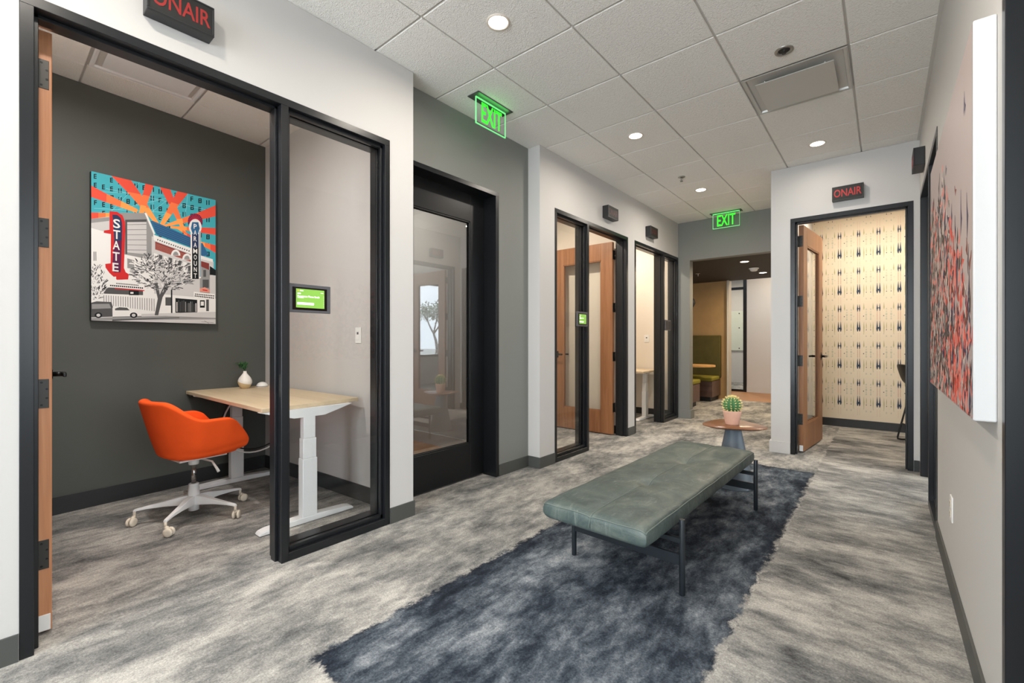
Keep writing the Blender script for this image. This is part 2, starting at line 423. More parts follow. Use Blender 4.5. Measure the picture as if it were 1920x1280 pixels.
# tiled ceiling
gx, gy, P = -1.997, 1.594, .6096
m = MB()
for i in range(-1, 4):
    for j in range(-9, 10):
        if (i, j) == (2, 3): continue
        x0, x1 = gx+i*P+.006, gx+(i+1)*P-.006; y0, y1 = gy+j*P+.006, gy+(j+1)*P-.006
        y0 = max(y0, -3.3)
        if i == -1: x0 = -2.72
        if y1 - y0 < .05: continue
        m.box(x0, x1, y0, y1, CZ, CZ+.02, 0, .0035)
ox = (-4.65, -2.72)
for i in range(3):
    for j in range(-1, 9):
        x1 = -2.725-i*.66; y0 = -.55+j*P+.40
        if i == 1 and j == 1: continue
        m.box(max(x1-.655, -4.65), x1, y0, y0+P-.012, CZ, CZ+.02, 0, .0035)
m.box(.405, 4.3, -3.3, 5.45, CZ, CZ+.02); m.box(.74, 4.3, 5.45, 8.7, CZ, CZ+.02); m.box(-6.3, -4.66, 1.8, 7.0, CZ, CZ+.02); m.box(.45, .74, 5.575, 7.75, CZ, CZ+.02)
m.box(-6, 1.7, 9.8, 14, CZ, CZ+.02)
struct('ceiling', m, M_tile, 'textured white square tile ceiling over corridor and booths', 'ceiling')
m = MB(); m.box(-4.7, 4.3, -3.3, 8.75, CZ+.012, CZ+.06)
struct('trim_2', m, M_grid, 'white grid behind the ceiling tiles', 'trim')
m = MB(); m.box(XR-.018, XR, -3.2, 5.43, CZ-.008, CZ-.001)
struct('trim_3', m, M_grid, 'pale edge angle where ceiling meets the right wall', 'trim')

# baseboards
def bb(name, boxes, mt, label):
    m = MB()
    for b in boxes: m.hexa(*b)
    struct(name, m, mt, label, 'baseboard')
t_ = .009
bb('baseboard_left', [(TW, XL, XL+t_, -3.2, .093, 0, .1), (TW, XL, XL+t_, 1.699, 1.884+t_, 0, .1)], M_base, 'dark grey rubber baseboard of the near left wall')
bb('baseboard_recess', [(TW, XG, XG+t_, 2.908, 3.325, 0, .1), (TW, XG+t_, XL+t_, 3.325-t_, 3.325, 0, .1), (TW, XL, XL+t_, 3.325, 3.567, 0, .1), (TW, XL, XL+t_, 5.17, 5.36, 0, .1)], M_base, 'dark grey rubber baseboard of the recess and far left wall')
bb('baseboard_end', [(TW, XL+.005, -2.27+.02, 6.93-t_, 6.93, 0, .13), (TW, -2.27, -2.25, 6.93, 7.08, 0, .13)], M_greyw, 'grey painted baseboard of the end wall')
bb('baseboard_right', [(TW, XR-t_, XR, 1.754, 3.688, 0, .1)], M_base, 'dark grey rubber baseboard under the abstract painting')
bb('baseboard_on_air', [(TW, -.944, -.754, 5.416, 5.43, 0, .12), (TW, -.944, -.93, 5.43, 6.93, 0, .12)], M_white, 'white baseboard beside the wallpapered room')
bb('baseboard_on_air_strip', [(TW, .205, .244, 5.421, 5.43, 0, .1)], M_basedk, 'short dark baseboard between the two right door frames')
bb('baseboard_wallpaper', [(TW, -.785, .62, 7.638, 7.648, 0, .11)], M_basedk, 'charcoal baseboard under the wallpaper')
m = MB()
m.prism(TW, [(-4.285+.001, .06), (-4.274, .06), (-4.441, 1.72), (-4.451, 1.72)], 0, .115)
m.prism(TW, [(-4.44, 1.724), (XL-D, 1.836), (XL-D, 1.827), (-4.44, 1.714)], 0, .115)
struct('baseboard_booth', m, M_basedk, 'charcoal baseboard inside the nearest booth', 'baseboard')
bb('baseboard_booths_far', [(TW, -4.4, -4.39, 5.30, 6.93, 0, .1), (TW, -4.4, XL-D, 6.92, 6.93, 0, .1), (TW, -4.4, XL-D, 5.21, 5.22, 0, .1), (TW, -4.4, -4.39, 3.4, 5.22, 0, .1)], M_basedk, 'charcoal baseboard inside the farther booths')
bb('baseboard_passage', [(TW, -6.2, XL-.28, 3.298, 3.31, 0, .13)], M_white, 'white baseboard of the passage behind the black door')
bb('baseboard_hall', [(TW, -2.455, -.785, 11.438, 11.45, 0, .13), (TW, -6, -2.5, 13.888, 13.9, 0, .12)], M_white, 'white baseboard at the very end of the view')

# ---- door and sidelight frames
def frame_mesh(T, S, H, zt, depth, doors, lights, hd=.04):
    m = MB(); b = .0015
    for s0, s1 in S: m.hexa(T, s0, s1, -.004, depth, 0, zt-hd+.001, 0, b)
    m.hexa(T, H[0], H[1], -.004, depth, zt-hd, zt, 0, b)
    for s0, s1 in doors:                       # rebate for the leaf: raised stop
        for a, c in ((s0, s0+.014), (s1-.014, s1)): m.hexa(T, a, c, depth*.30, depth*.66, 0, zt-hd, 0, b)
        m.hexa(T, s0, s1, depth*.30, depth*.66, zt-hd-.014, zt-hd, 0, b)
    for s0, s1 in lights:                      # sill and glazing beads
        m.hexa(T, s0, s1, -.004, depth, .0, .045, 0, b)
        for d0, d1 in ((.022, .047), (.061, depth-.004)):
            m.hexa(T, s0, s0+.016, d0, d1, .045, zt-hd, 0, b); m.hexa(T, s1-.016, s1, d0, d1, .045, zt-hd, 0, b)
            m.hexa(T, s0, s1, d0, d1, .045, .07, 0, b); m.hexa(T, s0, s1, d0, d1, zt-hd-.02, zt-hd, 0, b)
    return m
def unit(name, label, T, S, zt, depth, doors, lights, hd=.04):
    r = thing(name, label, 'door', T(sum(S[0])/2, depth/2, 0), None, 'structure')
    obj('door_frame', frame_mesh(T, S, (S[0][0], S[-1][1]), zt, depth, doors, lights, hd), M_black, r)
    for s0, s1 in lights:
        m = MB(); m.hexa(T, s0+.004, s1-.004, .051, .057, .05, zt-hd-.004)
        obj('sidelight_glass', m, M_glass, r)
    return r
def leaf(r, T, width, z1=2.42, th=.045, glz=(.16, None, .29, 2.205), wmat=None, gmat=None, hinge=(2.245, 1.61, .965, .32), hw=0, lever_z=1.0, name='door_leaf', hinge_mat=None, lever=.115, hu=-.02):
    g0, g1, gz0, gz1 = glz; g1 = width-.16 if g1 is None else g1
    m = MB(); b = .002
    m.hexa(T, 0, g0, 0, th, .012, z1, 0, b); m.hexa(T, g1, width, 0, th, .012, z1, 0, b)
    m.hexa(T, g0, g1, 0, th, .012, gz0, 0, b); m.hexa(T, g0, g1, 0, th, gz1, z1, 0, b)
    lf = obj(name, m, wmat, r)
    m = MB()
    for w0, w1 in ((.004, .014), (th-.014, th-.004)):
        m.hexa(T, g0, g0+.012, w0, w1, gz0, gz1, 0, .001); m.hexa(T, g1-.012, g1, w0, w1, gz0, gz1, 0, .001)
        m.hexa(T, g0, g1, w0, w1, gz0, gz0+.012, 0, .001); m.hexa(T, g0, g1, w0, w1, gz1-.012, gz1, 0, .001)
    obj('glazing_bead', m, wmat, lf)
    m = MB(); m.hexa(T, g0+.002, g1-.002, th/2-.003, th/2+.003, gz0+.002, gz1-.002)
    obj('glass_pane', m, gmat or M_glass, lf)
    for side in (0, 1):
        m = MB(); sgn = -1 if side == 0 else 1; w = 0 if side == 0 else th; u = width-(.065 if lever > .05 else .045)
        m.tube([T(u, w, lever_z), T(u, w+sgn*.01, lever_z)], .026, 16)
        m.tube([T(u, w+sgn*.01, lever_z), T(u, w+sgn*.052, lever_z)], .013, 12)
        m.hexa(T, u-lever, u+.012, min(w+sgn*.045, w+sgn*.060), max(w+sgn*.045, w+sgn*.060), lever_z-.011, lever_z+.011, 0, .004, 2)
        m.hexa(T, u-.02, u+.02, min(w, w+sgn*.004), max(w, w+sgn*.004), lever_z-.045, lever_z+.045, 0, .002)
        obj('door_handle', m, M_screw, lf)
    for hz in (hinge or ()):
        m = MB(); hh = .058
        m.hexa(T, -.0025, .001, -.012 if hw == 0 else .008, th-.008 if hw == 0 else th+.012, hz-hh, hz+hh, 0, .0008)
        wv = -.008 if hw == 0 else th+.008
        m.tube([T(hu*.3, wv, hz-hh), T(hu*.3, wv, hz+hh)], .0075, 10)
        for k, (ww, zz) in enumerate(((.35, .045), (.68, .018), (.68, -.018), (.35, -.045))):
            q = (ww if hw == 0 else 1-ww)*th
            m.tube([T(-.0022, q, hz+zz), T(-.0036, q, hz+zz)], .0042, 10, 1)
        obj('hinge', m, [hinge_mat or M_dsteel, M_screw], lf)
    return lf

d1 = unit('door_1', 'black frame of the nearest booth with open wooden door and glass sidelight', TL,
          [(.095, .133), (1.024, 1.062), (1.66, 1.697)], DZ, D, [(.133, 1.024)], [(1.062, 1.66)])
lf = leaf(d1, lambda u, w, z: (-2.588-u+.05*w, .145+w+.065*u, z), .88, wmat=M_oakend)
m = MB(); m.hexa(lambda u, w, z: (-2.588-u+.05*w, .145+w+.065*u, z), -.002, .004, .006, .041, .014, .078, 0, .001)
p = obj('edge_plug', m, M_wplast, lf); p['label'] = 'white plastic plug'
m = MB(); m.hexa(TL, 1.0226, 1.0240, .004, .022, .88, 1.0, 0, .0005); m.hexa(TL, 1.021, 1.0226, .008, .017, .905, .93); m.hexa(TL, 1.021, 1.0226, .008, .017, .95, .975)
obj('strike_plate', m, M_dsteel, d1)
d2 = unit('door_2', 'black frame with sidelight and open wooden door just beyond the recess', TL,
          [(3.569, 3.605), (4.18, 4.218), (5.13, 5.168)], DZ, D, [(4.218, 5.13)], [(3.605, 4.18)])
leaf(d2, lambda u, w, z: (-2.607-u, 5.075+w, z), .89, wmat=M_oak, hinge=(2.26, 1.60, .985, .345), hw=1, hinge_mat=M_screw)
d3 = unit('door_3', 'black frame of the farthest left booth, its doorway before its sidelight', TL,
          [(5.362, 5.40), (6.335, 6.372), (6.888, 6.926)], DZ, D, [(5.40, 6.335)], [(6.372, 6.888)])
# black glazed door in the recess
d4 = thing('door_4', 'black metal door with tall glass pane in the grey recess', 'door', (XG-.08, 2.41, 0), None, 'structure')
obj('door_frame', frame_mesh(TG, [(1.915, 1.955), (2.868, 2.906)], (1.915, 2.906), DZ, .155, [], [], .036), M_black, d4)
leaf(d4, lambda u, w, z: (XG-.155+w-.03, 2.866-u, z), .909, z1=2.428, glz=(.166, .775, .300, 2.20), wmat=M_blackleaf, gmat=M_glassdk, hinge=None, lever=.02)
# right wall
d5 = unit('door_5', 'black frame with sidelight on the right wall beyond the painting', TR,
          [(3.69, 3.728), (4.33, 4.368), (5.262, 5.30)], DZ, D, [(4.368, 5.262)], [(3.728, 4.33)])
leaf(d5, lambda u, w, z: (.40+u, 5.205+w, z), .89, wmat=M_oak, hw=1, hinge_mat=M_screw)
d6 = unit('door_6', 'black door frame at the right edge beside the white canvas edge', TR,
          [(.10, .138), (1.715, 1.752)], DZ, D, [(.138, 1.715)], [])
d7 = unit('door_7', 'black frame of the wallpapered room with wooden door swung inward', TO,
          [(-.752, -.712), (.163, .203)], 2.45, D, [(-.712, .163)], [])
un = Vector((.10, .995)).normalized(); vn = Vector((un.y, -un.x))
leaf(d7, lambda u, w, z: (-.698+un.x*u+vn.x*w, 5.585+un.y*u+vn.y*w, z), .87, z1=2.405, wmat=M_oak, hinge=(2.235, 1.60, .97, .35), hw=0, hinge_mat=M_dsteel)
m = MB(); TT = lambda u, w, z: (-.698+un.x*u+vn.x*w, 5.585+un.y*u+vn.y*w, z)
m.hexa(TT, -.002, .004, .006, .039, .014, .075, 0, .001)
p = obj('edge_plug', m, M_wplast, d7.children[1]); p['label'] = 'white plastic plug'
# lounge glass partition
w1 = thing('window_1', 'narrow floor to ceiling glass partition with black frame at far end', 'window', (-2.95, 11.5, 0), None, 'structure')
m = MB()
for b in ((-2.53, -2.458, 11.44, 11.54, 0, CZ), (-3.5, -2.53, 11.45, 11.53, 0, .05), (-3.5, -2.53, 11.45, 11.53, 2.39, 2.45), (-3.5, -3.44, 11.45, 11.53, 0, CZ)): m.box(*b, 0, .002)
obj('window_frame', m, M_black, w1)
m = MB(); m.box(-3.46, -2.52, 11.487, 11.493, .04, CZ-.01)
obj('window_glass', m, M_glass, w1)
m = MB(); m.box(-6, -3.5, 11.45, 11.55, 0, WZ)
struct('wall_hall_left', m, M_white, 'white wall left of the narrow far glass partition', 'wall')
# daylight side: corridor end behind the viewer and the office right of the corridor
def window(name, label, T, s0, s1, z0, z1, n):
    r = thing(name, label, 'window', T((s0+s1)/2, 0, z0), None, 'structure')
    m = MB(); m.hexa(T, s0, s1, 0, .1, z0, z0+.06); m.hexa(T, s0, s1, 0, .1, z1-.06, z1)
    for k in range(n+1):
        s = s0 + (s1-s0)*k/n; m.hexa(T, max(s0, s-.03), min(s1, s+.03), 0, .1, z0+.06, z1-.06)
    obj('window_frame', m, M_black, r)
    m = MB(); m.hexa(T, s0+.02, s1-.02, .045, .052, z0+.03, z1-.03); obj('window_glass', m, M_glass, r)
TB = lambda s, d, z: (s, -3.2-d, z)
m = MB(); m.box(-2.6, .39, -3.3, -3.2, 0, .3); m.box(-2.6, .39, -3.3, -3.2, 2.85, WZ); m.box(-2.6, XL, -3.3, -3.2, .3, 2.85); m.box(XR, .39, -3.3, -3.2, .3, 2.85)
struct('wall_window_end', m, M_white, 'white wall around the corridor end window', 'wall')
window('window_2', 'large corridor end window with black mullions', TB, XL, XR, .3, 2.85, 3)
TE = lambda s, d, z: (4.2+d, s, z)
m = MB(); m.box(4.2, 4.3, -3.2, 8.7, 0, .75); m.box(4.2, 4.3, -3.2, 8.7, 2.8, WZ); m.box(4.2, 4.3, -3.2, -2.6, .75, 2.8); m.box(4.2, 4.3, 8.5, 8.7, .75, 2.8)
m.box(.39, 4.3, -3.3, -3.2, 0, WZ); m.box(.39, .74, 5.45, 5.57, 0, WZ); m.box(.74, 4.2, 8.6, 8.7, 0, WZ)
struct('wall_office', m, M_white, 'white office walls right of the corridor', 'wall')
window('window_3', 'wide office window with black mullions facing the garden', TE, -2.6, 8.5, .75, 2.8, 8)
# ------------------------------------------------------------------ ceiling fittings
def downlight(x, y, z, label, group, watts=16, col=(1, .91, .80)):
    r = thing('downlight', label, 'ceiling light', (x, y, z), group)
    m = MB(); m.lathe((x, y, z), [(.068, 0), (.066, -.006), (.055, -.004), (.053, .004), (.068, .004)], 36, cap=False)
    obj('trim_ring', m, M_trim, r)
    m = MB(); m.lathe((x, y, z), [(.055, .001), (.055, -.002), (.03, -.0035)], 32)
    obj('lens', m, M_lamp, r)
    l = bpy.data.lights.new('downlight_beam', 'AREA'); l.shape = 'DISK'; l.size = .11; l.energy = watts; l.color = col; l.spread = PI*.95
    o = bpy.data.objects.new('downlight_beam', l); COL.objects.link(o); o.parent = r; o.location = (0, 0, -.012)
    return r
gcl = 'recessed ceiling downlights of the corridor'
WC = 7.5
downlight(-1.69, 1.899, CZ, 'round recessed downlight nearest the top of the picture, largest of the ceiling lights', gcl, WC)
downlight(-1.69, 3.728, CZ, 'round recessed downlight right of the nearer EXIT sign, above the double frame', gcl, WC)
downlight(-1.69, 5.557, CZ, 'smallest corridor downlight, just in front of the farther EXIT sign', gcl, WC)
downlight(-.473, 4.947, CZ, 'round recessed downlight before the white wall with the ON AIR sign', gcl, 2)
downlight(-.473, 1.290, CZ, 'round recessed downlight over the near corridor, outside the picture', gcl, WC)
downlight(-1.69, .070, CZ, 'round recessed downlight above the nearest booth door, outside the picture', gcl, WC)
downlight(-3.05, .42, CZ, 'added unseen lamp brightening the nearest booth, shaped as a downlight', 'recessed booth downlights', 15, (1, .95, .9))  # helper lamp added out of view to light this booth
downlight(-3.2, 4.1, CZ, 'added unseen lamp brightening the booth beyond the recess, shaped as a downlight', 'recessed booth downlights', 16, (1, .89, .76))  # added fill lamp, kept out of sight inside the second booth
downlight(-3.2, 6.1, CZ, 'added unseen lamp brightening the farthest left booth, shaped as a downlight', 'recessed booth downlights', 16, (1, .89, .76))  # added fill lamp for the third booth, not a known fitting
downlight(.44, 6.6, CZ, 'round recessed downlight inside the wallpapered room, hidden by the frame', 'recessed booth downlights', 10, (1, .89, .74))
downlight(-.35, 6.7, CZ, 'round recessed downlight inside the wallpapered room, above the open door', 'recessed booth downlights', 8, (1, .89, .74))
downlight(-1.655, 7.57, 2.405, 'nearer lit downlight in the dark lounge ceiling', 'downlights in the dark lounge ceiling', 12, (1, .8, .55))
downlight(-1.667, 8.99, 2.405, 'farther lit downlight in the dark lounge ceiling', 'downlights in the dark lounge ceiling', 12, (1, .8, .55))
downlight(-1.7, 10.6, CZ, 'added lamp lighting the plank floored hall, hidden by the dark ceiling', 'recessed booth downlights', 11, (1, .85, .65))  # fill light added for the hall, out of view above the soffit
downlight(-3.2, 12.6, CZ, 'recessed downlight in the far glazed room, hidden by the dark ceiling', 'recessed booth downlights', 20, (1, .9, .75))

downlight(-4.3, 2.6, CZ, 'added unseen lamp brightening the passage behind the black glazed door', 'recessed booth downlights', 8, (1, .93, .85))  # hidden helper lamp, added to lift the dim passage behind the glass
# sprinklers
r = thing('sprinkler', 'recessed metal sprinkler cup beside the square air diffuser', 'sprinkler', (-.482, 3.231, CZ))
m = MB(); m.lathe((-.482, 3.231, CZ), [(.052, 0), (.051, -.006), (.036, -.005), (.035, .004), (.052, .004)], 28, cap=False); obj('cup_ring', m, M_steel, r)
m = MB(); m.lathe((-.482, 3.231, CZ), [(.033, .003), (.033, -.001), (.006, -.001), (.006, -.016), (.012, -.018), (.012, -.02)], 24); obj('sprinkler_head', m, M_dsteel, r)
def pendent(x, y, z, label):
    r = thing('sprinkler', label, 'sprinkler', (x, y, z))
    m = MB(); m.lathe((x, y, z), [(.038, .002), (.038, -.004), (.02, -.009)], 24); obj('escutcheon', m, M_steel, r)
    m = MB(); m.lathe((x, y, z), [(.009, -.008), (.009, -.026), (.005, -.028), (.005, -.046), (.016, -.047), (.016, -.050)], 16)
    for s in (-1, 1): m.tube([(x+s*.008, y, z-.026), (x+s*.015, y, z-.036), (x+s*.004, y, z-.046)], .0025, 6)
    obj('sprinkler_head', m, M_chrome, r)
pendent(-1.722, 4.987, CZ, 'small pendent sprinkler among the far ceiling tiles, left of a downlight')
pendent(-2.60, 8.374, 2.4075, 'small sprinkler under the dark lounge ceiling')
r = thing('smoke_detector', 'white round smoke detector between two lit downlights on dark ceiling', 'smoke detector', (-1.681, 8.344, 2.405))
m = MB(); m.lathe((-1.681, 8.344, 2.405), [(.075, .001), (.075, -.012), (.062, -.016)], 28); obj('mounting_plate', m, M_wplast, r)
m = MB(); m.lathe((-1.681, 8.344, 2.405), [(.058, -.015), (.055, -.040), (.035, -.052), (.01, -.054)], 28); obj('sensor_dome', m, M_wplast, r)

def diffuser(x0, x1, y0, y1, z, label, mtl, pk=.75, pd=-.024):
    cx, cy = (x0+x1)/2, (y0+y1)/2; hx, hy = (x1-x0)/2-.004, (y1-y0)/2-.004
    r = thing('air_diffuser', label, 'air vent', (cx, cy, z))
    m = MB()
    rr = []
    for k, zz in ((1, 0), (.97, -.003), (.92, -.001), (.86, .06), (.80, .11), (.70, .11)):
        rr.append([(cx+sx*hx*k, cy+sy*hy*k, z+zz) for sx, sy in ((-1,-1),(1,-1),(1,1),(-1,1))])
    m.rings(rr, 0, False, True, False); obj('diffuser_frame', m, mtl, r)
    m = MB(); m.lathe((cx, cy, z), [(.17, .07), (.17, .105), (.13, .105)], 28); m.box(cx-hx*.71, cx+hx*.71, cy-hy*.71, cy+hy*.71, z+.108, z+.115)
    obj('duct_neck', m, M_darkvoid if mtl == M_diff else mtl, r)
    m = MB(); m.box(cx-hx*pk, cx+hx*pk, cy-hy*pk, cy+hy*pk, z+pd, z+pd+.006, 0, .002); obj('face_plate', m, mtl, r)
    for sx in (-1, 1):
        for sy in (-1, 1):
            m = MB(); m.cyl((cx+sx*hx*.58, cy+sy*hy*.58, z+pd+.004), (cx+sx*hx*.58, cy+sy*hy*.58, z+.108), .006, n=8)
            obj('hanger', m, mtl, r)
diffuser(gx+2*P, gx+3*P, gy+3*P, gy+4*P, CZ, 'square grey air diffuser in the corridor ceiling', M_diff)
diffuser(-4.04-.0, -3.385, .4596, 1.0572, CZ, 'white square air diffuser in the nearest booth ceiling', M_wmetal, .80, -.004)

# EXIT signs: T(u, v, w) -> u along the text, v up, w towards the reader
def exit_sign(O, R, N, w, h, label):
    O, R, N, U = Vector(O), Vector(R), Vector(N), Vector((0, 0, 1))
    T = lambda u, v, n: tuple(O + R*u + U*v + N*n)
    r = thing('exit_sign', label, 'exit sign', T(w/2, 0, 0), 'lit EXIT signs')
    m = MB(); m.hexa(T, -.03, w+.03, -.007, .001, -.058, .058, 0, .003); obj('ceiling_plate', m, M_exitplate, r)
    m = MB(); m.hexa(T, 0, w, -h, -.006, -.004, .004); obj('acrylic_panel', m, M_acryl, r)
    m = MB(); e = .005
    m.hexa(T, 0, w, -h-.001, -h+e, -.0046, .0046); m.hexa(T, 0, e, -h, -.014, -.0046, .0046); m.hexa(T, 0, w, -.014, -.006, -.0046, .0046); m.hexa(T, w-.002, w, -h, -.014, -.0046, .0046)
    obj('lit_edge', m, M_greenedge, r)
    m = MB(); m.text('EXIT', T(w*.17, -h*.87, .0052), R, U, N, w*.68, h*.72, .002, 0, .012); obj('lettering', m, M_green, r)
    for sgn in (-1,):
        l = bpy.data.lights.new('sign_glow', 'AREA'); l.shape = 'RECTANGLE'; l.size = w; l.size_y = .02; l.energy = .06; l.color = (.15, 1, .2)
        o = bpy.data.objects.new('sign_glow', l); COL.objects.link(o); o.parent = r; o.location = N*.03 + U*(-.02)
        o.rotation_euler = (PI, 0, math.atan2(R.y, R.x))
exit_sign((-2.315, 2.352, CZ), (0, 1, 0), (1, 0, 0), .335, .205, 'lit green EXIT sign hanging by the grey recess, nearer of the two')
exit_sign((-1.885, 6.74, CZ), (1, 0, 0), (0, -1, 0), .35, .215, 'lit green EXIT sign before the end wall, farther of the two')

# ON AIR signs
def on_air(O, R, N, w, h, d, label, letters, silver=False):
    O, R, N, U = Vector(O), Vector(R), Vector(N), Vector((0, 0, 1))
    T = lambda u, v, n: tuple(O + R*u + U*v + N*n)
    r = thing('on_air_sign', label, 'sign', tuple(O + R*w/2), 'ON AIR signs above the doors')
    m = MB(); m.hexa(T, 0, w, 0, h, .001, d-.006, 0, .002)
    e = .008
    for a in ((0, w, 0, e), (0, w, h-e, h), (0, e, e, h-e), (w-e, w, e, h-e)): m.hexa(T, a[0], a[1], a[2], a[3], d-.008, d, 0, .0015)
    obj('casing', m, M_signbox if not silver else M_signsilver, r)
    m = MB(); m.hexa(T, e, w-e, e, h-e, d-.010, d-.003); obj('face_panel', m, M_signface, r)
    m = MB(); m.text('ON AIR'.replace(' ', '\u200a') if False else 'ONAIR', T(w*.065, h*.24, d-.0032), R, U, N, w*.87, h*.54, .0015, 0, .012); obj('lettering', m, letters, r)
M_signsilver = mat('dark_steel_casing', srgb(70, 70, 68), .35, .5)
on_air((XL, .452, 2.574), (0, 1, 0), (1, 0, 0), .245, .135, .075, 'large unlit ON AIR sign at top left above the nearest booth', M_red)
on_air((XL, 4.52, 2.572), (0, 1, 0), (1, 0, 0), .245, .135, .075, 'dark ON AIR sign box above the second booth, with open wooden door', M_reddim)
on_air((XL, 5.70, 2.575), (0, 1, 0), (1, 0, 0), .245, .135, .075, 'dark ON AIR sign box above the farthest left booth', M_reddim)
on_air((-.395, 5.43, 2.547), (1, 0, 0), (0, -1, 0), .245, .136, .06, 'red lettered ON AIR sign on white wall above the wallpapered room', M_redglow, True)
on_air((XR, 4.98, 2.562), (0, -1, 0), (-1, 0, 0), .245, .14, .07, 'ON AIR sign seen edge on, high on the right wall', M_red)

# tablets
def tablet(O, R, N, w, h, label, big, lit=True):
    O, R, N, U = Vector(O), Vector(R), Vector(N), Vector((0, 0, 1))
    T = lambda u, v, n: tuple(O + R*u + U*v + N*n)
    r = thing('room_tablet', label, 'tablet', tuple(O + R*w/2), 'room booking tablets on the booth glass')
    m = MB(); m.hexa(T, 0, w, 0, h, 0, .012, 0, .003, 2); obj('mounting_bezel', m, M_tabframe, r)
    a0, a1, b0, b1 = w*.13, w*.91, h*.09, h*.89
    m = MB(); m.hexa(T, a0, a1, b0, b1, .010, .0135, 0, .001); obj('tablet_glass', m, M_tabblack, r)
    if not lit: return
    s0, s1, t0, t1 = w*.205, w*.845, h*.17, h*.83
    m = MB(); n = .0137
    def q(x0, x1, y0, y1, nn, mi): m.poly([T(s0+(s1-s0)*x, t0+(t1-t0)*y, nn) for x, y in ((x0,y0),(x1,y0),(x1,y1),(x0,y1))], mi)
    q(0, 1, 0, 1, n, 0); q(.04, .62, .16, .28, n+.0003, 1); q(.05, .10, .88, .93, n+.0003, 2); q(.13, .25, .885, .925, n+.0003, 1); q(.05, .16, .72, .78, n+.0003, 1); q(.05, .26, .515, .535, n+.0003, 1)
    q(.86, .96, .84, .86, n+.0003, 1)
    for k in range(6): q(.97, .99, .10+.11*k, .115+.11*k, n+.0003, 1)
    m.text('Paramount Phone South' if big else 'Phone', T(s0+(s1-s0)*.05, t0+(t1-t0)*.56, n+.0003), R, U, N, (s1-s0)*(.77 if big else .6), (t1-t0)*.10, .0003, 1, .01)
    obj('screen', m, [M_screen, M_screenw, M_screeno], r)
tablet((-2.494, 1.066, 1.335), (0, 1, 0), (1, 0, 0), .252, .158, 'green screened wall tablet on the glass of the nearest booth', True)
tablet((-2.438, 3.945, 1.332), (0, 1, 0), (1, 0, 0), .215, .152, 'green screened tablet on the frame of the second booth', False)
tablet((-2.438, 6.352, 1.335), (0, 1, 0), (1, 0, 0), .215, .152, 'dark tablet seen edge on at the farthest left booth', False, False)

# switches and sockets
def plate(O, R, N, w, h, label, cat, kind):
    O, R, N, U = Vector(O), Vector(R), Vector(N), Vector((0, 0, 1))
    T = lambda u, v, n: tuple(O + R*u + U*v + N*n)
    r = thing('light_switch' if kind == 's' else 'wall_socket', label, cat, tuple(O))
    m = MB(); m.hexa(T, -w/2, w/2, -h/2, h/2, 0, .006, 0, .0025, 2); obj('cover_plate', m, M_wplast, r)
    if kind == 's':
        m = MB(); m.hexa(T, -w*.24, w*.24, -h*.29, h*.29, .005, .009, 0, .0015); obj('rocker', m, M_wplast, r)
        m = MB(); m.hexa(T, -w*.14, w*.14, h*.05, h*.2, .0085, .0098); obj('sensor', m, M_tabframe, r)
    else:
        for s in (-1, 1):
            m = MB(); m.hexa(T, -w*.24, w*.24, s*h*.2-h*.13, s*h*.2+h*.13, .005, .0085, 0, .002)
            o = obj('outlet', m, M_ivory, r)
            m = MB()
            for k in (-1, 1): m.hexa(T, k*w*.1-.0012, k*w*.1+.0012, s*h*.2-.002, s*h*.2+.008, .0083, .0088)
            m.tube([T(0, s*h*.2-.009, .0083), T(0, s*h*.2-.009, .0088)], .003, 8); obj('slots', m, M_screw, o)
plate((XR, 2.93, .39), (0, -1, 0), (-1, 0, 0), .075, .118, 'white wall socket low on the right wall under the painting', 'wall socket', 'o')
Rb = Vector((1.86, .116, 0)).normalized()
plate((-3.0, 1.812, 1.22), tuple(Rb), (Rb.y, -Rb.x, 0), .072, .118, 'white light switch on the nearest booth wall behind the sidelight', 'light switch', 's')
plate((-4.13, 1.7415, .35), tuple(Rb), (Rb.y, -Rb.x, 0), .08, .125, 'white wall socket under the desk in the nearest booth', 'wall socket', 'o')
plate((-2.95, 6.93, 1.22), (1, 0, 0), (0, -1, 0), .08, .118, 'white light switch inside the farthest left booth', 'light switch', 's')

# ------------------------------------------------------------------ bench
B0 = (-1.0, 2.74)
bench = thing('bench', 'long teal grey leather bench with thin black steel legs on dark carpet', 'bench', (B0[0], B0[1], 0))
BX = -.028; hx, hy, zm, ht = .278, .925, .326, .050
def bench_pt(u, v, top):
    a, b = math.sin(u*PI/2), math.sin(v*PI/2)
    sh = max(0, 1-abs(a)**22)**.45 * max(0, 1-abs(b)**60)**.45
    x = a*hx*(1-.012*abs(b)**14); y = b*hy*(1-.006*abs(a)**14)
    z = zm + (ht if top else -ht*.9)*(.18+.82*sh if (abs(u) < .999 and abs(v) < .999) else 0.0)
    if top:
        dz = 0.0
        dz += .006*(1-a*a)*(1-b**4)
        for ty in (-.30, .28):
            dx, dy = x/.05, (y-ty)/.055
            q = math.exp(-math.sqrt(dx*dx+dy*dy)*1.0); dz -= .034*q
        for ty in (-.30, .28):                     # pulls running out from the tufts
            ang = .006*math.exp(-((x*.9-(y-ty))/.02)**2)*math.exp(-abs(x)/.12)
            dz -= ang*.8
        dz -= .005*math.exp(-(x/.008)**2)
        dz += .0022*math.sin(31*x+9*y)*math.sin(13*y-7*x)
        z += dz*min(1, (1-abs(u))*9)*min(1, (1-abs(v))*22)
    return (B0[0]+BX+x, B0[1]+y, z)
m = MB(); NU, NV = 44, 110
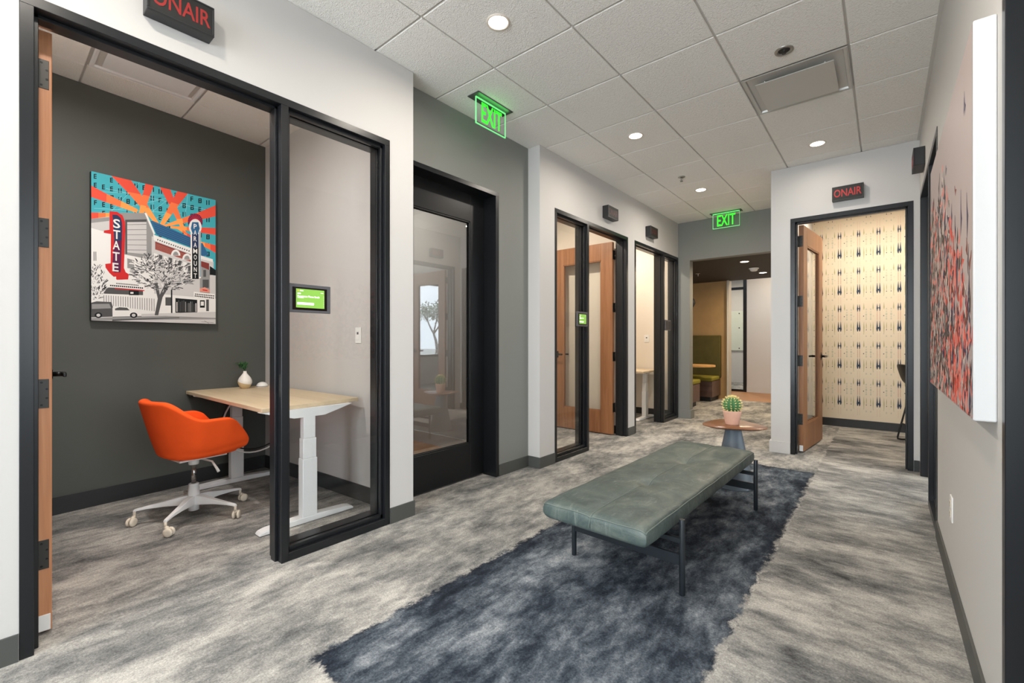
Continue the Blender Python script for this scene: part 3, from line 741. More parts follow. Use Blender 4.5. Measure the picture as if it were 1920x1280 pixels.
for top in (True, False):
    g = [[m.bm.verts.new(bench_pt(-1+2*i/NU, -1+2*j/NV, top)) for j in range(NV+1)] for i in range(NU+1)]
    for i in range(NU):
        for j in range(NV):
            q = (g[i][j], g[i+1][j], g[i+1][j+1], g[i][j+1])
            f = m.bm.faces.new(q if top else tuple(reversed(q))); f.smooth = True
bmesh.ops.remove_doubles(m.bm, verts=m.bm.verts, dist=.0006)
cush = obj('cushion', m, M_leather, bench)
m = MB()
mid = [Vector(bench_pt(0, -1+2*k/80, True)) + Vector((0, 0, .001)) for k in range(1, 80)]
m.tube([mid[0]+Vector((0, -.012, -.03))]+mid, .0022, 6)
for e in (-.885, .885):
    m.tube([Vector(bench_pt(e, -.93+1.86*k/80, True))+Vector((0, 0, .0012)) for k in range(81)], .0026, 6)
for e in (-.925, .925):
    m.tube([Vector(bench_pt(-.885+1.77*k/40, e, True))+Vector((0, 0, .0012)) for k in range(41)], .0026, 6)
obj('seam', m, M_seam, cush)
lx, ly0, ly1 = .296, -.645, .735
for sx in (-1, 1):
    for ly in (ly0, ly1):
        m = MB(); m.lathe((B0[0]+sx*lx, B0[1]+ly, 0), [(.0125, .0), (.0135, .004), (.0135, .346 if sx > 0 else .282), (.012, .35 if sx > 0 else .286)], 16); obj('leg', m, M_frameb, bench)
for ly in (ly0, ly1):
    m = MB(); m.box(B0[0]-lx, B0[0]+lx, B0[1]+ly-.006, B0[1]+ly+.006, .135, .185, 0, .001)
    obj('cross_bar', m, M_frameb, bench)
m = MB()
for sx in (-1, 1): m.box(B0[0]+sx*.15-.015, B0[0]+sx*.15+.015, B0[1]-.70, B0[1]+.79, .255, .287, 0, .001)
for ly in (ly0, ly1): m.box(B0[0]-lx, B0[0]+lx, B0[1]+ly-.012, B0[1]+ly+.012, .24, .262, 0, .001)
obj('seat_rail', m, M_frameb, bench)
bench.location.z = .001; bench.rotation_euler = (0, 0, -math.radians(1.3))

# dark carpet runner with ragged edges
m = MB(); m.box(-1.70, -.41, .72, 4.84, .0002, .0009)
tag(obj('carpet_runner', m, M_rug), 'dark charcoal blue carpet runner under and before the leather bench', 'rug')

# side table and cactus
tx, ty = -.945, 3.945
st = thing('side_table', 'small walnut topped side table with slate cone base behind the bench', 'side table', (tx, ty, 0))
m = MB(); n = 72; rr = []
for k, z in ((.80, .478), (.985, .492), (1.0, .496), (.985, .500), (.3, .5003)):
    rr.append([(tx + k*(.225+.028*math.cos(3*a+.5))*math.cos(a), ty + k*(.225+.028*math.cos(3*a+.5))*math.sin(a), z) for a in [2*PI*i/n for i in range(n)]])
m.rings(rr, 0, True, True, True); obj('tabletop', m, M_walnut, st)
m = MB(); m.lathe((tx, ty, 0), [(.150, 0), (.152, .004), (.148, .01), (.056, .476), (.054, .480)], 40); obj('cone_base', m, M_slate, st)
st.location.z = .001
px, py, pz = -.952, 3.935, .5016
cac = thing('potted_cactus', 'round golden spined cactus in pale terracotta pot on the side table', 'plant', (px, py, pz))
m = MB(); m.lathe((px, py, pz), [(.048, 0), (.051, .003), (.067, .092), (.069, .108), (.066, .112), (.061, .110), (.058, .096), (.02, .095)], 36); obj('pot', m, M_terra, cac)
m = MB(); m.lathe((px, py, pz), [(.060, .085), (.060, .098), (.02, .1)], 24); obj('soil', m, M_soil, cac)
m = MB(); NR = 13; rings = []; cz = pz+.158; R0 = .064
for j in range(1, 20):
    ph = PI*j/20
    ring = []
    for i in range(NR*8):
        a = 2*PI*i/(NR*8); rad = R0*math.sin(ph)*(1+.13*abs(math.cos(a*NR/2))**1.2 - .06)
        ring.append((px+rad*math.cos(a), py+rad*math.sin(a), cz-R0*1.02*math.cos(ph)))
    rings.append(ring)
m.rings(rings, 0, True, True, True); cb = obj('cactus_body', m, M_cactus, cac)
m = MB(); rn = random.Random(5)
for i in range(NR):
    a = 2*PI*i/NR
    for j in range(1, 9):
        ph = PI*(j+.2)/10.2 if j < 9 else 0
        rad = R0*1.08*math.sin(ph); zc = cz + R0*1.02*math.cos(ph)
        c0 = Vector((px+rad*math.cos(a), py+rad*math.sin(a), zc)); nn = (c0-Vector((px, py, cz))).normalized()
        m.lathe(tuple(c0), [(.002, -.003), (.0046, 0), (.002, .003)], 6)
        for k in range(7):
            d = (nn*1.0 + Vector((rn.uniform(-1, 1), rn.uniform(-1, 1), rn.uniform(-.7, .9)))*.75).normalized()
            m.cyl(tuple(c0), tuple(c0+d*rn.uniform(.010, .018)), .0016, .0006, 4)
for k in range(60):
    a = rn.uniform(0, 2*PI); q = rn.uniform(0, .4)
    d = Vector((math.sin(q)*math.cos(a), math.sin(q)*math.sin(a), math.cos(q)))
    c0 = Vector((px, py, cz)) + d*R0*1.02; m.cyl(tuple(c0), tuple(c0+(d+Vector((rn.uniform(-.5,.5), rn.uniform(-.5,.5), 0))).normalized()*.016), .001, .0003, 4)
p = obj('spines', m, M_spine, cb); p['kind'] = 'stuff'

# ------------------------------------------------------------------ nearest booth
# desk
DX0, DX1, DY0, DY1, DTZ = -4.41, -2.93, 1.09, 1.768, .769
def desk(name_label, x0, x1, y0, y1, z, skew=0.0):
    dk = thing('standing_desk', name_label, 'desk', ((x0+x1)/2, (y0+y1)/2, 0))
    m = MB()
    m.prism(TW, [(x0, y0), (x1+.06*(skew != 0), y0), (x1, y1-.0), (x0, y1-.05*(skew != 0))], z-.026, z)
    bmesh.ops.bevel(m.bm, geom=list(m.bm.edges), offset=.002, segments=1, affect='EDGES'); obj('desktop', m, M_maple, dk)
    for cx in (x0+.24, x1+.03 if skew else x1-.1):
        cy = (y0+y1)/2 - .045
        lg = None
        m = MB(); m.box(cx-.032, cx+.032, cy-.048, cy+.048, .035, .415, 0, .004, 2); lg = obj('leg_column', m, M_wmetal, dk)
        m = MB(); m.box(cx-.0285, cx+.0285, cy-.0435, cy+.0435, .415, .545, 0, .004, 2); obj('column_stage', m, M_wmetal, lg)
        m = MB(); m.box(cx-.025, cx+.025, cy-.039, cy+.039, .545, .70, 0, .004, 2); obj('column_stage', m, M_wmetal, lg)
        m = MB(); TF = lambda a, b, c: (cx+c, cy+a, b)
        m.prism(TF, [(-.31, .004), (-.30, .022), (-.26, .032), (-.06, .042), (.06, .042), (.26, .032), (.30, .022), (.31, .004)], -.036, .036)
        bmesh.ops.bevel(m.bm, geom=[e for e in m.bm.edges], offset=.004, segments=2, affect='EDGES'); obj('foot', m, M_wmetal, dk)
        m = MB(); m.prism(TF, [(-.10, .685), (.10, .685), (.20, .712), (.30, z-.027), (-.30, z-.027), (-.20, .712)], -.026, .026); obj('support_arm', m, M_wmetal, dk)
    m = MB(); cy = (y0+y1)/2-.03
    m.box(x0+.2, x1-.05, cy-.035, cy+.035, z-.06, z-.027, 0, .002); obj('cross_rail', m, M_wmetal, dk)
    m = MB(); m.box(x0+.04, x0+.13, y0+.01, y0+.05, z-.045, z-.027, 0, .003); obj('height_switch', m, M_screw, dk)
    return dk
desk('height adjustable desk with maple top and white legs in the nearest booth', DX0, DX1, DY0, DY1, DTZ, 1.0)
# cables under the desk
def bez(p0, p1, p2, p3, n=24):
    P = [Vector(p) for p in (p0, p1, p2, p3)]
    return [P[0]*(1-t)**3 + P[1]*3*t*(1-t)**2 + P[2]*3*t*t*(1-t) + P[3]*t**3 for t in [i/n for i in range(n+1)]]
m = MB(); m.tube(bez((-4.02, 1.30, .735), (-4.10, 1.15, .45), (-3.95, 1.30, .22), (-3.78, 1.50, .36), 20) + bez((-3.78, 1.50, .36), (-3.66, 1.6, .48), (-3.9, 1.72, .42), (-4.13, 1.732, .375), 14)[1:], .0055, 8)
tag(obj('power_cable', m, M_cable, loc=(-3.9, 1.5, .3)), 'black power cable looping below the desk top to the socket', 'cable')
m = MB(); m.tube(bez((-3.98, 1.33, .735), (-4.12, 1.13, .46), (-3.92, 1.27, .18), (-3.74, 1.50, .35), 20) + bez((-3.74, 1.50, .35), (-3.62, 1.6, .46), (-3.9, 1.70, .38), (-4.12, 1.732, .325), 14)[1:], .006, 8)
tag(obj('data_cable', m, M_wcable, loc=(-3.9, 1.5, .3)), 'white cable looping below the desk top beside the black one', 'cable')
# vase with sprig, dome
vx, vy, vz = -4.24, 1.475, DTZ+.0005
va = thing('vase', 'small teardrop vase, white above tan, at the back of the desk', 'vase', (vx, vy, vz))
prof = [(.026, 0), (.030, .002), (.044, .022), (.054, .050), (.053, .070), (.044, .092), (.028, .113), (.016, .130), (.012, .142), (.013, .148), (.010, .149), (.008, .140)]
t = NT('two_tone_glaze'); v = t.coords(); sx = t.add('ShaderNodeSeparateXYZ'); t.link(v, sx.inputs[0])
f = t.math('ADD', t.math('MULTIPLY', sx.outputs[0], .26), t.math('ADD', t.math('MULTIPLY', sx.outputs[1], .22), sx.outputs[2]))
t.link(t.ramp(t.math('MULTIPLY', f, 10), [(.50, srgb(206, 182, 142)), (.515, srgb(238, 234, 228))]), t.b.inputs['Base Color']); t.b.inputs['Roughness'].default_value = .45
t.b.inputs['Base Color'].is_linked
m = MB(); m.lathe((vx, vy, vz), prof, 36); obj('vase_body', m, t.m, va)
sp = thing('green_sprig', 'bushy green sprig standing in the small vase', 'plant', (vx, vy, vz+.14))
m = MB(); rn = random.Random(11); tips = []
for k in range(9):
    a = rn.uniform(0, 2*PI); L = rn.uniform(.035, .07); b0 = Vector((vx, vy, vz+.150))
    e = b0 + Vector((math.cos(a)*L*.6-.022, math.sin(a)*L*.6-.016, .02+L*.75)); m.tube([b0, (b0+e)/2+Vector((0, 0, .008)), e], .0012, 5); tips.append((b0, e))
obj('stem', m, M_leaf, sp)
m = MB()
for b0, e in tips:
    for k in range(26):
        c0 = b0.lerp(e, rn.uniform(.35, 1.05)); d = Vector((rn.uniform(-1, 1), rn.uniform(-1, 1), rn.uniform(-.4, 1))).normalized()
        s = d.cross(Vector((rn.uniform(-1,1), rn.uniform(-1,1), 1))).normalized()*.0058; L = rn.uniform(.016, .027); up = s.cross(d).normalized()*.002
        m.poly([c0, c0+d*L*.5+s+up, c0+d*L, c0+d*L*.5-s+up])
p = obj('leaves', m, M_leaf, sp); p['kind'] = 'stuff'
dm = thing('desk_dome', 'small white half dome device at the back of the desk', 'speaker', (-4.27, 1.625, DTZ))
m = MB(); m.lathe((-4.27, 1.625, DTZ), [(.046, .0005), (.047, .004), (.044, .018), (.034, .033), (.018, .042), (.004, .045)], 32); obj('dome_shell', m, M_wplast, dm)
m = MB(); m.lathe((-4.27, 1.625, DTZ), [(.0472, .005), (.0475, .007), (.0468, .009)], 32, cap=False); obj('dome_ring', m, M_tabframe, dm)

# office chair, authored facing +x about the origin then turned
def place(o, loc, rz): o.location = loc; o.rotation_euler = (0, 0, rz)
ch = thing('office_chair', 'orange upholstered tub chair on white five star castor base', 'chair', (0, 0, 0))
def shell_pt(s, t_):
    """s in -1..1 round the back from one arm front to the other, t_ in 0..1 from seat level to rim"""
    a = abs(s); sg = 1 if s >= 0 else -1
    wb, wt = .232, .285
    w = wb + (wt-wb)*t_**.6
    xb = -.195 - .09*t_**.9                        # back line leans out
    k = .56
    fr = .255 - .105*t_**1.3                        # the arm fronts slope back towards the rim
    cb = xb + .20+.06*t_
    if a < k:                                      # rounded back
        th = a/k*PI/2
        x = xb + (.20+.06*t_)*(1-math.cos(th)); y = w*math.sin(th)**.85 if th > 0 else 0
    else:
        q = (a-k)/(1-k); x = cb + q*(fr-cb); y = w*(1-.05*q*q)
    rim_back, rim_arm = .800, .676
    e = min(1, max(0, (a-.20)/.34)); e = e*e*(3-2*e)
    rim = rim_back*(1-e) + rim_arm*e
    q = max(0, (a-.82)/.18); rim -= .030*q**2.5
    z0 = .462 + .030*max(0, (a-k)/(1-k))
    z = z0 + (rim-z0)*t_
    return (x, sg*y, z)
m = MB(); NS, NTT = 48, 12
g = [[m.bm.verts.new(shell_pt(-1+2*i/NS, j/NTT)) for j in range(NTT+1)] for i in range(NS+1)]
for i in range(NS):
    for j in range(NTT):
        f = m.bm.faces.new((g[i][j], g[i+1][j], g[i+1][j+1], g[i][j+1])); f.smooth = True
# rounded under-bowl
ring = [g[i][0] for i in range(NS+1)]
lev = [ring]
for kx, zz in ((.985, .446), (.93, .431), (.80, .420), (.5, .415), (.2, .414)):
    lev.append([m.bm.verts.new(((v.co.x-.03)*kx+.03, v.co.y*kx, zz + .030*max(0, v.co.x)/.3*kx)) for v in ring])
for A, B in zip(lev, lev[1:]):
    for i in range(NS):
        f = m.bm.faces.new((A[i+1], A[i], B[i], B[i+1])); f.smooth = True
f = m.bm.faces.new(list(reversed(lev[-1]))) if False else None
o = obj('tub_shell', m, M_orange, ch)
md = o.modifiers.new('thick', 'SOLIDIFY'); md.thickness = .042; md.offset = 1 if True else -1
md = o.modifiers.new('smooth', 'SUBSURF'); md.levels = 1; md.render_levels = 2
m = MB(); rr = []
for k, zz in ((.80, .418), (.96, .428), (1.0, .45), (.98, .474), (.86, .490), (.5, .497), (.15, .498)):
    R = []
    for i in range(40):
        a = 2*PI*i/40; c, s_ = math.cos(a), math.sin(a)
        R.append((.03+k*.205*math.copysign(abs(c)**.6, c), k*.205*math.copysign(abs(s_)**.6, s_), zz))
    rr.append(R)
m.rings(rr, 0, True, True, True); obj('seat_cushion', m, M_orange, ch)
m = MB(); m.box(-.12, .16, -.11, .11, .398, .412, 0, .005, 2); obj('seat_plate', m, M_wplast, ch)
m = MB(); m.lathe((0, 0, 0), [(.028, .352), (.030, .36), (.030, .398)], 20); m.tube([(.02, -.03, .392), (.045, -.16, .385), (.055, -.20, .345), (.058, -.222, .325)], [.006, .006, .008, .009], 8); obj('tilt_lever', m, M_wplast, ch)
m = MB(); m.lathe((0, 0, 0), [(.0145, .22), (.0145, .353)], 20); obj('gas_lift', m, M_chrome, ch)
m = MB(); m.lathe((0, 0, 0), [(.020, .045), (.030, .047), (.031, .085), (.036, .10), (.034, .16), (.028, .215), (.030, .222), (.026, .226)], 24); obj('hub', m, M_wmetal, ch)
for k in range(5):
    a = 2*PI*k/5 + math.radians(7); ca, sa = math.cos(a), math.sin(a)
    TA = lambda u, w, z: (ca*u - sa*w, sa*u + ca*w, z)
    m = MB(); rr = []
    for u, w, z0, z1 in ((.02, .026, .085, .150), (.07, .024, .092, .146), (.16, .019, .098, .128), (.25, .014, .096, .113), (.305, .012, .090, .104), (.318, .010, .084, .098)):
        rr.append([TA(u, -w, z0), TA(u, w, z0), TA(u, w*.8, z1), TA(u, -w*.8, z1)])
    m.rings(rr, 0, True, True, False); bmesh.ops.bevel(m.bm, geom=list(m.bm.edges), offset=.003, segments=2, affect='EDGES')
    obj('base_arm', m, M_wmetal, ch)
    m = MB(); b = a + .5*k
    cx, cy = ca*.312, sa*.312
    m.cyl((cx, cy, .056), (cx, cy, .09), .008, n=10); m.tube([(cx, cy, .058), (cx+.012*math.cos(b), cy+.012*math.sin(b), .05), (cx+.02*math.cos(b), cy+.02*math.sin(b), .027)], [.011, .012, .010], 10)
    cs = obj('castor', m, M_ivory, ch)
    wx, wy = cx+.02*math.cos(b), cy+.02*math.sin(b); nx, ny = -math.sin(b), math.cos(b)
    for sg in (-1, 1):
        m = MB(); P0 = [(.006, .018), (.0085, .026), (.016, .027), (.0205, .022), (.0215, .012)]
        rs = []
        for d_, r_ in P0:
            rs.append([(wx+nx*sg*d_+math.cos(b)*r_*math.cos(q), wy+ny*sg*d_+math.sin(b)*r_*math.cos(q), .0275+r_*math.sin(q)) for q in [2*PI*i/20 for i in range(20)]])
        m.rings(rs, 0, True, True, True); obj('castor_wheel', m, M_ivory, cs)
place(ch, (-3.555, .925, 0), math.radians(96))
# ------------------------------------------------------------------ theatre print in the nearest booth
HM = [0.000941722, 1.0611e-05, -0.0783142, 2.79396e-05, -0.000926147, 1.07978, -0.000172642, 8.14008e-06]
A0, A1 = Vector((-4.323, .505, 0)), Vector((-4.395, 1.29, 0))       # along the slightly turned back wall
AR = (A1-A0).normalized(); AN = Vector((AR.y, -AR.x, 0)); AW, AH, AZ = (A1-A0).length, 1.055, 1.322
pr = thing('theatre_print', 'colourful canvas print of a theatre street with STATE and PARAMOUNT signs', 'picture', (A0.x, (A0.y+A1.y)/2, AZ))
TP = lambda u, v, n: tuple(A0 + AR*(u*AW) + Vector((0, 0, AZ + v*AH)) + AN*n)
m = MB(); m.hexa(TP, 0, 1, 0, 1, -.004, .030, 0, .002); obj('canvas_block', m, M_gasket, pr)
PC = dict(teal=(70,172,184), tealdk=(40,120,140), black=(22,26,28), or_=(255,162,84), or2=(246,122,72), red=(232,84,64), white=(236,234,230), lg=(206,204,202), mg=(150,149,148), dg=(84,84,84), blue=(52,104,146), brick=(132,58,54), signred=(206,44,44), plum=(92,34,74), navy=(40,58,92), pink=(228,150,130), line=(150,214,220))
PK = list(PC); PMAT = [mat('print_'+k.replace('_', ''), srgb(*PC[k]), .6, spec=.2) for k in PK]
m = MB(); cnt = [0]; top = [0]
def uv(x, y):
    d = HM[6]*x+HM[7]*y+1
    return ((HM[0]*x+HM[1]*y+HM[2])/d, (HM[3]*x+HM[4]*y+HM[5])/d)
def ar(c, *pts, raw=False):
    """one flat colour field of the print"""
    cnt[0] += 1
    P = [p if raw else uv(*p) for p in pts]
    P = [(min(.999, max(.001, u)), min(.999, max(.001, v))) for u, v in P]
    n = .0302 + .00002*LP.level(P); top[0] = max(top[0], n)
    try: m.poly([TP(u, v, n) for u, v in P], PK.index(c))
    except ValueError: pass
def rc(c, x0, y0, x1, y1): ar(c, (x0, y0), (x1, y0), (x1, y1), (x0, y1))
def st(c, p, q, w=3):
    dx, dy = q[0]-p[0], q[1]-p[1]; L = math.hypot(dx, dy) or 1; ox, oy = -dy/L*w/2, dx/L*w/2
    ar(c, (p[0]+ox, p[1]+oy), (q[0]+ox, q[1]+oy), (q[0]-ox, q[1]-oy), (p[0]-ox, p[1]-oy))
LP = Layers(); rn = random.Random(2)
ar('teal', (0, 0), (1, 0), (1, 1), (0, 1), raw=True)
for r in range(9):                                   # window marks on the sky field
    for c in range(15):
        x = 100 + c*57; y = 120 + r*62 + (x-82)*.215
        if rn.random() < .12: continue
        k = rn.choice('EEFBI'); w, h = 24, 34
        rc('black', x, y, x+7, y+h)
        if k in 'EFB':
            for yy in (0, 13, 27) if k != 'F' else (0, 13): rc('black', x, y+yy, x+20, y+yy+7)
        if k in 'BI': rc('black', x+17, y, x+24, y+h)
for k in range(14): st('line', (rn.uniform(80, 900), rn.uniform(110, 500)), (rn.uniform(80, 900), rn.uniform(110, 500)), 2)
def ray(o0, o1, i0, i1):
    f = lambda a, b, t: (a[0]+(b[0]-a[0])*t, a[1]+(b[1]-a[1])*t)
    for a, b, c in ((0, .35, 'red'), (.35, .65, 'or2'), (.65, 1, 'or_')): ar(c, f(o0, i0, a), f(o1, i1, a), f(o1, i1, b), f(o0, i0, b))
ray((222, 120), (362, 150), (540, 480), (560, 470)); ray((70, 205), (70, 285), (410, 370), (400, 395)); ray((70, 395), (70, 445), (240, 400), (240, 430))
ray((462, 180), (522, 190), (410, 420), (440, 430)); ray((565, 200), (640, 215), (745, 560), (760, 550)); ray((690, 230), (765, 245), (565, 470), (585, 490))
ray((975, 333), (975, 412), (590, 480), (600, 492)); ray((975, 497), (975, 547), (640, 485), (640, 500)); ray((975, 622), (975, 678), (840, 590), (840, 610)); ray((800, 560), (800, 580), (690, 490), (680, 500))
# buildings
ar('lg', (70, 440), (205, 425), (212, 560), (70, 560)); ar('white', (70, 505), (215, 545), (330, 700), (330, 1000), (60, 1000)); ar('mg', (70, 440), (205, 428), (205, 455), (70, 470))
for k in range(3): rc('dg', 92+k*8, 675, 96+k*8, 740)
ar('mg', (285, 395), (460, 395), (525, 545), (525, 740), (300, 720)); ar('lg', (330, 460), (468, 455), (468, 690), (330, 678))
for k in range(6): st('dg', (332, 480+k*36), (468, 476+k*37), 3)
ar('dg', (318, 450), (332, 450), (330, 690), (318, 690)); ar('dg', (318, 445), (470, 440), (470, 458), (318, 462)); ar('white', (455, 395), (470, 395), (530, 540), (520, 550))
ar('lg', (505, 560), (800, 660), (950, 740), (950, 1100), (500, 1060)); ar('mg', (850, 770), (925, 800), (925, 1000), (850, 1000))
ar('blue', (495, 450), (515, 450), (785, 565), (800, 640), (540, 548)); ar('blue', (855, 605), (870, 605), (915, 695), (860, 700))
for k in range(5): st('navy', (520+k*4, 470+k*16), (785, 575+k*14), 2.5)
ar('white', (515, 548), (800, 648), (800, 690), (520, 588)); ar('white', (856, 695), (945, 722), (945, 742), (856, 720))
for k in range(16): rc('black', 545+k*16, 580+k*5.6, 552+k*16, 590+k*5.6)
ar('brick', (530, 598), (800, 695), (800, 745), (530, 655)); ar('brick', (858, 735), (918, 752), (918, 800), (858, 775))
for k in range(8): st('pink', (535, 612+k*6), (795, 705+k*6), 1.2)
for cx, cy in ((676, 690), (757, 718)):
    ar('white', *[(cx+34*math.cos(PI+k*PI/10), cy+8+44*math.sin(PI+k*PI/10)) for k in range(11)]); ar('mg', *[(cx+20*math.cos(PI+k*PI/8), cy+6+27*math.sin(PI+k*PI/8)) for k in range(9)])
for k in range(8): ar('dg' if k % 2 else 'white', (520+k*35, 680+k*10), (545+k*35, 688+k*10), (545+k*35, 770+k*8), (520+k*35, 765+k*8))
rc('dg', 875, 800, 895, 850); rc('dg', 870, 870, 915, 930); ar('black', (922, 770), (970, 800), (970, 840), (922, 835)); ar('lg', (922, 840), (970, 840), (970, 1010), (922, 1010))
ar('white', (300, 690), (525, 735), (520, 1000), (300, 930)); ar('mg', (330, 720), (380, 735), (380, 800), (330, 790))
# street level
ar('white', (60, 960), (550, 975), (970, 1010), (970, 1120), (60, 1150)); ar('dg', (185, 930), (440, 940), (440, 985), (160, 975))
for k in range(22): rc('dg', 160+k*17, 985+k*1.2, 164+k*17, 1055+k*2.2)
rc('black', 340, 950, 410, 985); rc('white', 350, 962, 372, 975)
ar('black', (672, 1005), (830, 1018), (830, 1112), (672, 1112))
for k in range(12):
    x = 680+k*12.5; rc(rn.choice(['white', 'mg', 'dg']), x, 1020+rn.uniform(0, 30), x+6, 1105)
rc('dg', 600, 1000, 640, 1060); rc('black', 640, 940, 650, 1115); rc('black', 850, 1020, 885, 1075); rc('dg', 895, 1015, 915, 1100); rc('white', 856, 1030, 878, 1060)
ar('lg', (60, 1130), (970, 1105), (970, 1210), (60, 1190)); ar('mg', (60, 1150), (600, 1135), (970, 1150), (970, 1160), (60, 1175)); ar('dg', (220, 1160), (700, 1145), (700, 1150), (220, 1172))
# trees
def tree(cx, cy, rx, ry, n):
    for k in range(n):
        a = rn.uniform(0, 2*PI); q = math.sqrt(rn.random()); x, y = cx+rx*q*math.cos(a), cy+ry*q*math.sin(a)
        b = math.atan2(y-cy-ry*.9, x-cx)+rn.uniform(-.6, .6); L = rn.uniform(12, 42)
        st(rn.choice(['dg', 'dg', 'mg', 'black', 'lg', 'mg', 'white']), (x, y), (x+L*math.cos(b), y+L*math.sin(b)*.6), rn.uniform(3, 8))
ar('dg', (522, 1130), (548, 1130), (580, 1000), (640, 900), (600, 900), (560, 980), (545, 890), (520, 890), (545, 1010))
tree(590, 840, 225, 105, 520); tree(470, 760, 110, 60, 120); tree(112, 900, 62, 125, 170)
# cars
ar('dg', (70, 1040), (110, 1030), (215, 1035), (228, 1080), (228, 1140), (70, 1145)); ar('mg', (76, 1050), (200, 1048), (212, 1080), (76, 1085))
ar('white', (222, 1075), (270, 1066), (330, 1070), (372, 1098), (425, 1105), (428, 1135), (222, 1142)); ar('dg', (240, 1082), (272, 1072), (325, 1076), (345, 1095), (240, 1095)); st('dg', (222, 1143), (428, 1138), 4)
for cx in (122, 372):
    ar('black', *[(cx+27*math.cos(k*PI/8), 1130+20*math.sin(k*PI/8)) for k in range(16)]); ar('lg', *[(cx+14*math.cos(k*PI/8), 1130+11*math.sin(k*PI/8)) for k in range(16)])
# STATE sign
ar('signred', (208, 385), (262, 390), (300, 415), (316, 460), (318, 520), (306, 790), (318, 820), (340, 835), (335, 872), (255, 875), (205, 828), (176, 788), (174, 762), (212, 757), (216, 548), (166, 540), (168, 524), (206, 518))
ar('plum', (228, 410), (262, 412), (286, 432), (296, 470), (296, 520), (284, 800), (280, 822), (236, 822), (222, 800), (238, 600), (240, 560)); ar('navy', (230, 412), (262, 414), (286, 434), (294, 470), (294, 590), (240, 600))
ar('white', (180, 858), (250, 852), (250, 868), (186, 866))
ar('white', (196, 885), (452, 905), (450, 948), (194, 928))
for k in range(17):
    rc('black', 250+k*9.5, 897+k*.8, 256+k*9.5, 905+k*.8)
    rc('black', 206+k*14, 911+k*1.1, 216+k*14, 921+k*1.1)
st('signred', (240, 938), (450, 952), 7)
# PARAMOUNT sign
ar('plum', *[(818+54*math.cos(k*PI/12), 452+60*math.sin(k*PI/12)) for k in range(24)])
for k in range(13): st('signred', (818, 452), (818+54*math.cos(-k*PI/12), 452+60*math.sin(-k*PI/12)), 4)
ar('white', *[(818+46*math.cos(k*PI/10), 490+58*math.sin(k*PI/10)) for k in range(20)])
ar('white', (784, 500), (858, 500), (858, 860), (784, 862)); ar('blue', (796, 455), (840, 455), (850, 500), (836, 545), (800, 545), (786, 500)); ar('black', (794, 540), (842, 540), (842, 866), (794, 866)); ar('navy', (794, 540), (842, 540), (842, 640), (794, 640))
st('tealdk', (852, 520), (852, 850), 6)
ar('white', (805, 958), (958, 975), (958, 1018), (805, 1003)); ar('pink', (850, 935), (886, 925), (922, 945), (922, 965), (850, 958)); st('signred', (870, 945), (905, 950), 8)
for k in range(11): rc('black', 814+k*13, 972+k*1.3, 823+k*13, 980+k*1.3); rc('black', 812+k*13, 985+k*1.5, 821+k*13, 994+k*1.5)
st('dg', (860, 1178), (950, 1185), 2); st('dg', (880, 1170), (915, 1190), 2)
n0 = top[0] + .0001
def letter(chx, cx, cy, w, h):
    u0, v0 = uv(cx-w/2, cy+h/2); u1, v1 = uv(cx+w/2, cy-h/2)
    m.text(chx, TP(u0, v0, n0), tuple(AR), (0, 0, 1), tuple(AN), (u1-u0)*AW, (v1-v0)*AH, .0002, PK.index('white'), .014)
for chx, x, y in zip('STATE', (257, 257, 253, 251, 246), (474, 552, 628, 708, 785)): letter(chx, x, y, 50 if chx != 'E' else 44, 56)
for k, chx in enumerate('PARAMOUNT'): letter(chx, 817, 486+k*44.5, 30 if chx == 'M' else 22, 31)
obj('printed_picture', m, PMAT, pr)

# ------------------------------------------------------------------ abstract painting on the right wall
CX0, CX1 = .196, .2448; CY0, CY1, CZ0, CZ1 = 1.84, 3.37, .945, 2.10
ab = thing('abstract_painting', 'large canvas with coral, violet and brown brush marks on pinkish grey', 'painting', (CX1, (CY0+CY1)/2, CZ0))
m = MB(); m.box(CX0, CX1, CY0, CY1, CZ0, CZ1, 0, .005, 3); obj('canvas', m, M_canvas, ab)
AC = [(182,166,162), (222,80,64), (238,132,118), (54,46,78), (66,54,46), (128,120,112), (204,188,180), (120,58,48), (96,86,92)]
AM = [mat('paint_tone', srgb(*c), .55, spec=.3) for c in AC]
m = MB(); rn = random.Random(21)
m.poly([(CX0-.0004, y, z) for y, z in ((CY0+.004, CZ0+.004), (CY1-.004, CZ0+.004), (CY1-.004, CZ1-.004), (CY0+.004, CZ1-.004))], 0)
LS = Layers()
def stroke(y, z, L, w, mi):
    s1, s2, s3 = rn.uniform(-.8, .8)*w, rn.uniform(-1.2, 1.2)*w, rn.uniform(-.6, .6)*w
    z1 = max(CZ0+.005, z-L*.5); z2 = min(CZ1-.005, z+L*.5); h = z2-z1; f = rn.uniform(.25, .6)
    P = [(y+s3, z1), (y-w*.45+s1*.4, z1+h*.18), (y-w+s1, z1+h*f), (y-w*.55+s2*.6, z1+h*(f+.22)), (y-w*.18+s2, z2), (y+w*.18+s2, z2),
         (y+w*.45+s2*.6, z1+h*(f+.25)), (y+w+s1, z1+h*f*.95), (y+w*.5+s1*.4, z1+h*.15)]
    P = [(min(CY1-.005, max(CY0+.005, a)), b) for a, b in P]
    x = CX0-.0005-.00003*LS.level(P); m.poly([(x, a, b) for a, b in P], mi)
def edge(y):                                   # how high the marks climb
    q = (y-CY0)/(CY1-CY0); return CZ0 + .48 + .50*min(1, q/.55)**1.2
made = 0
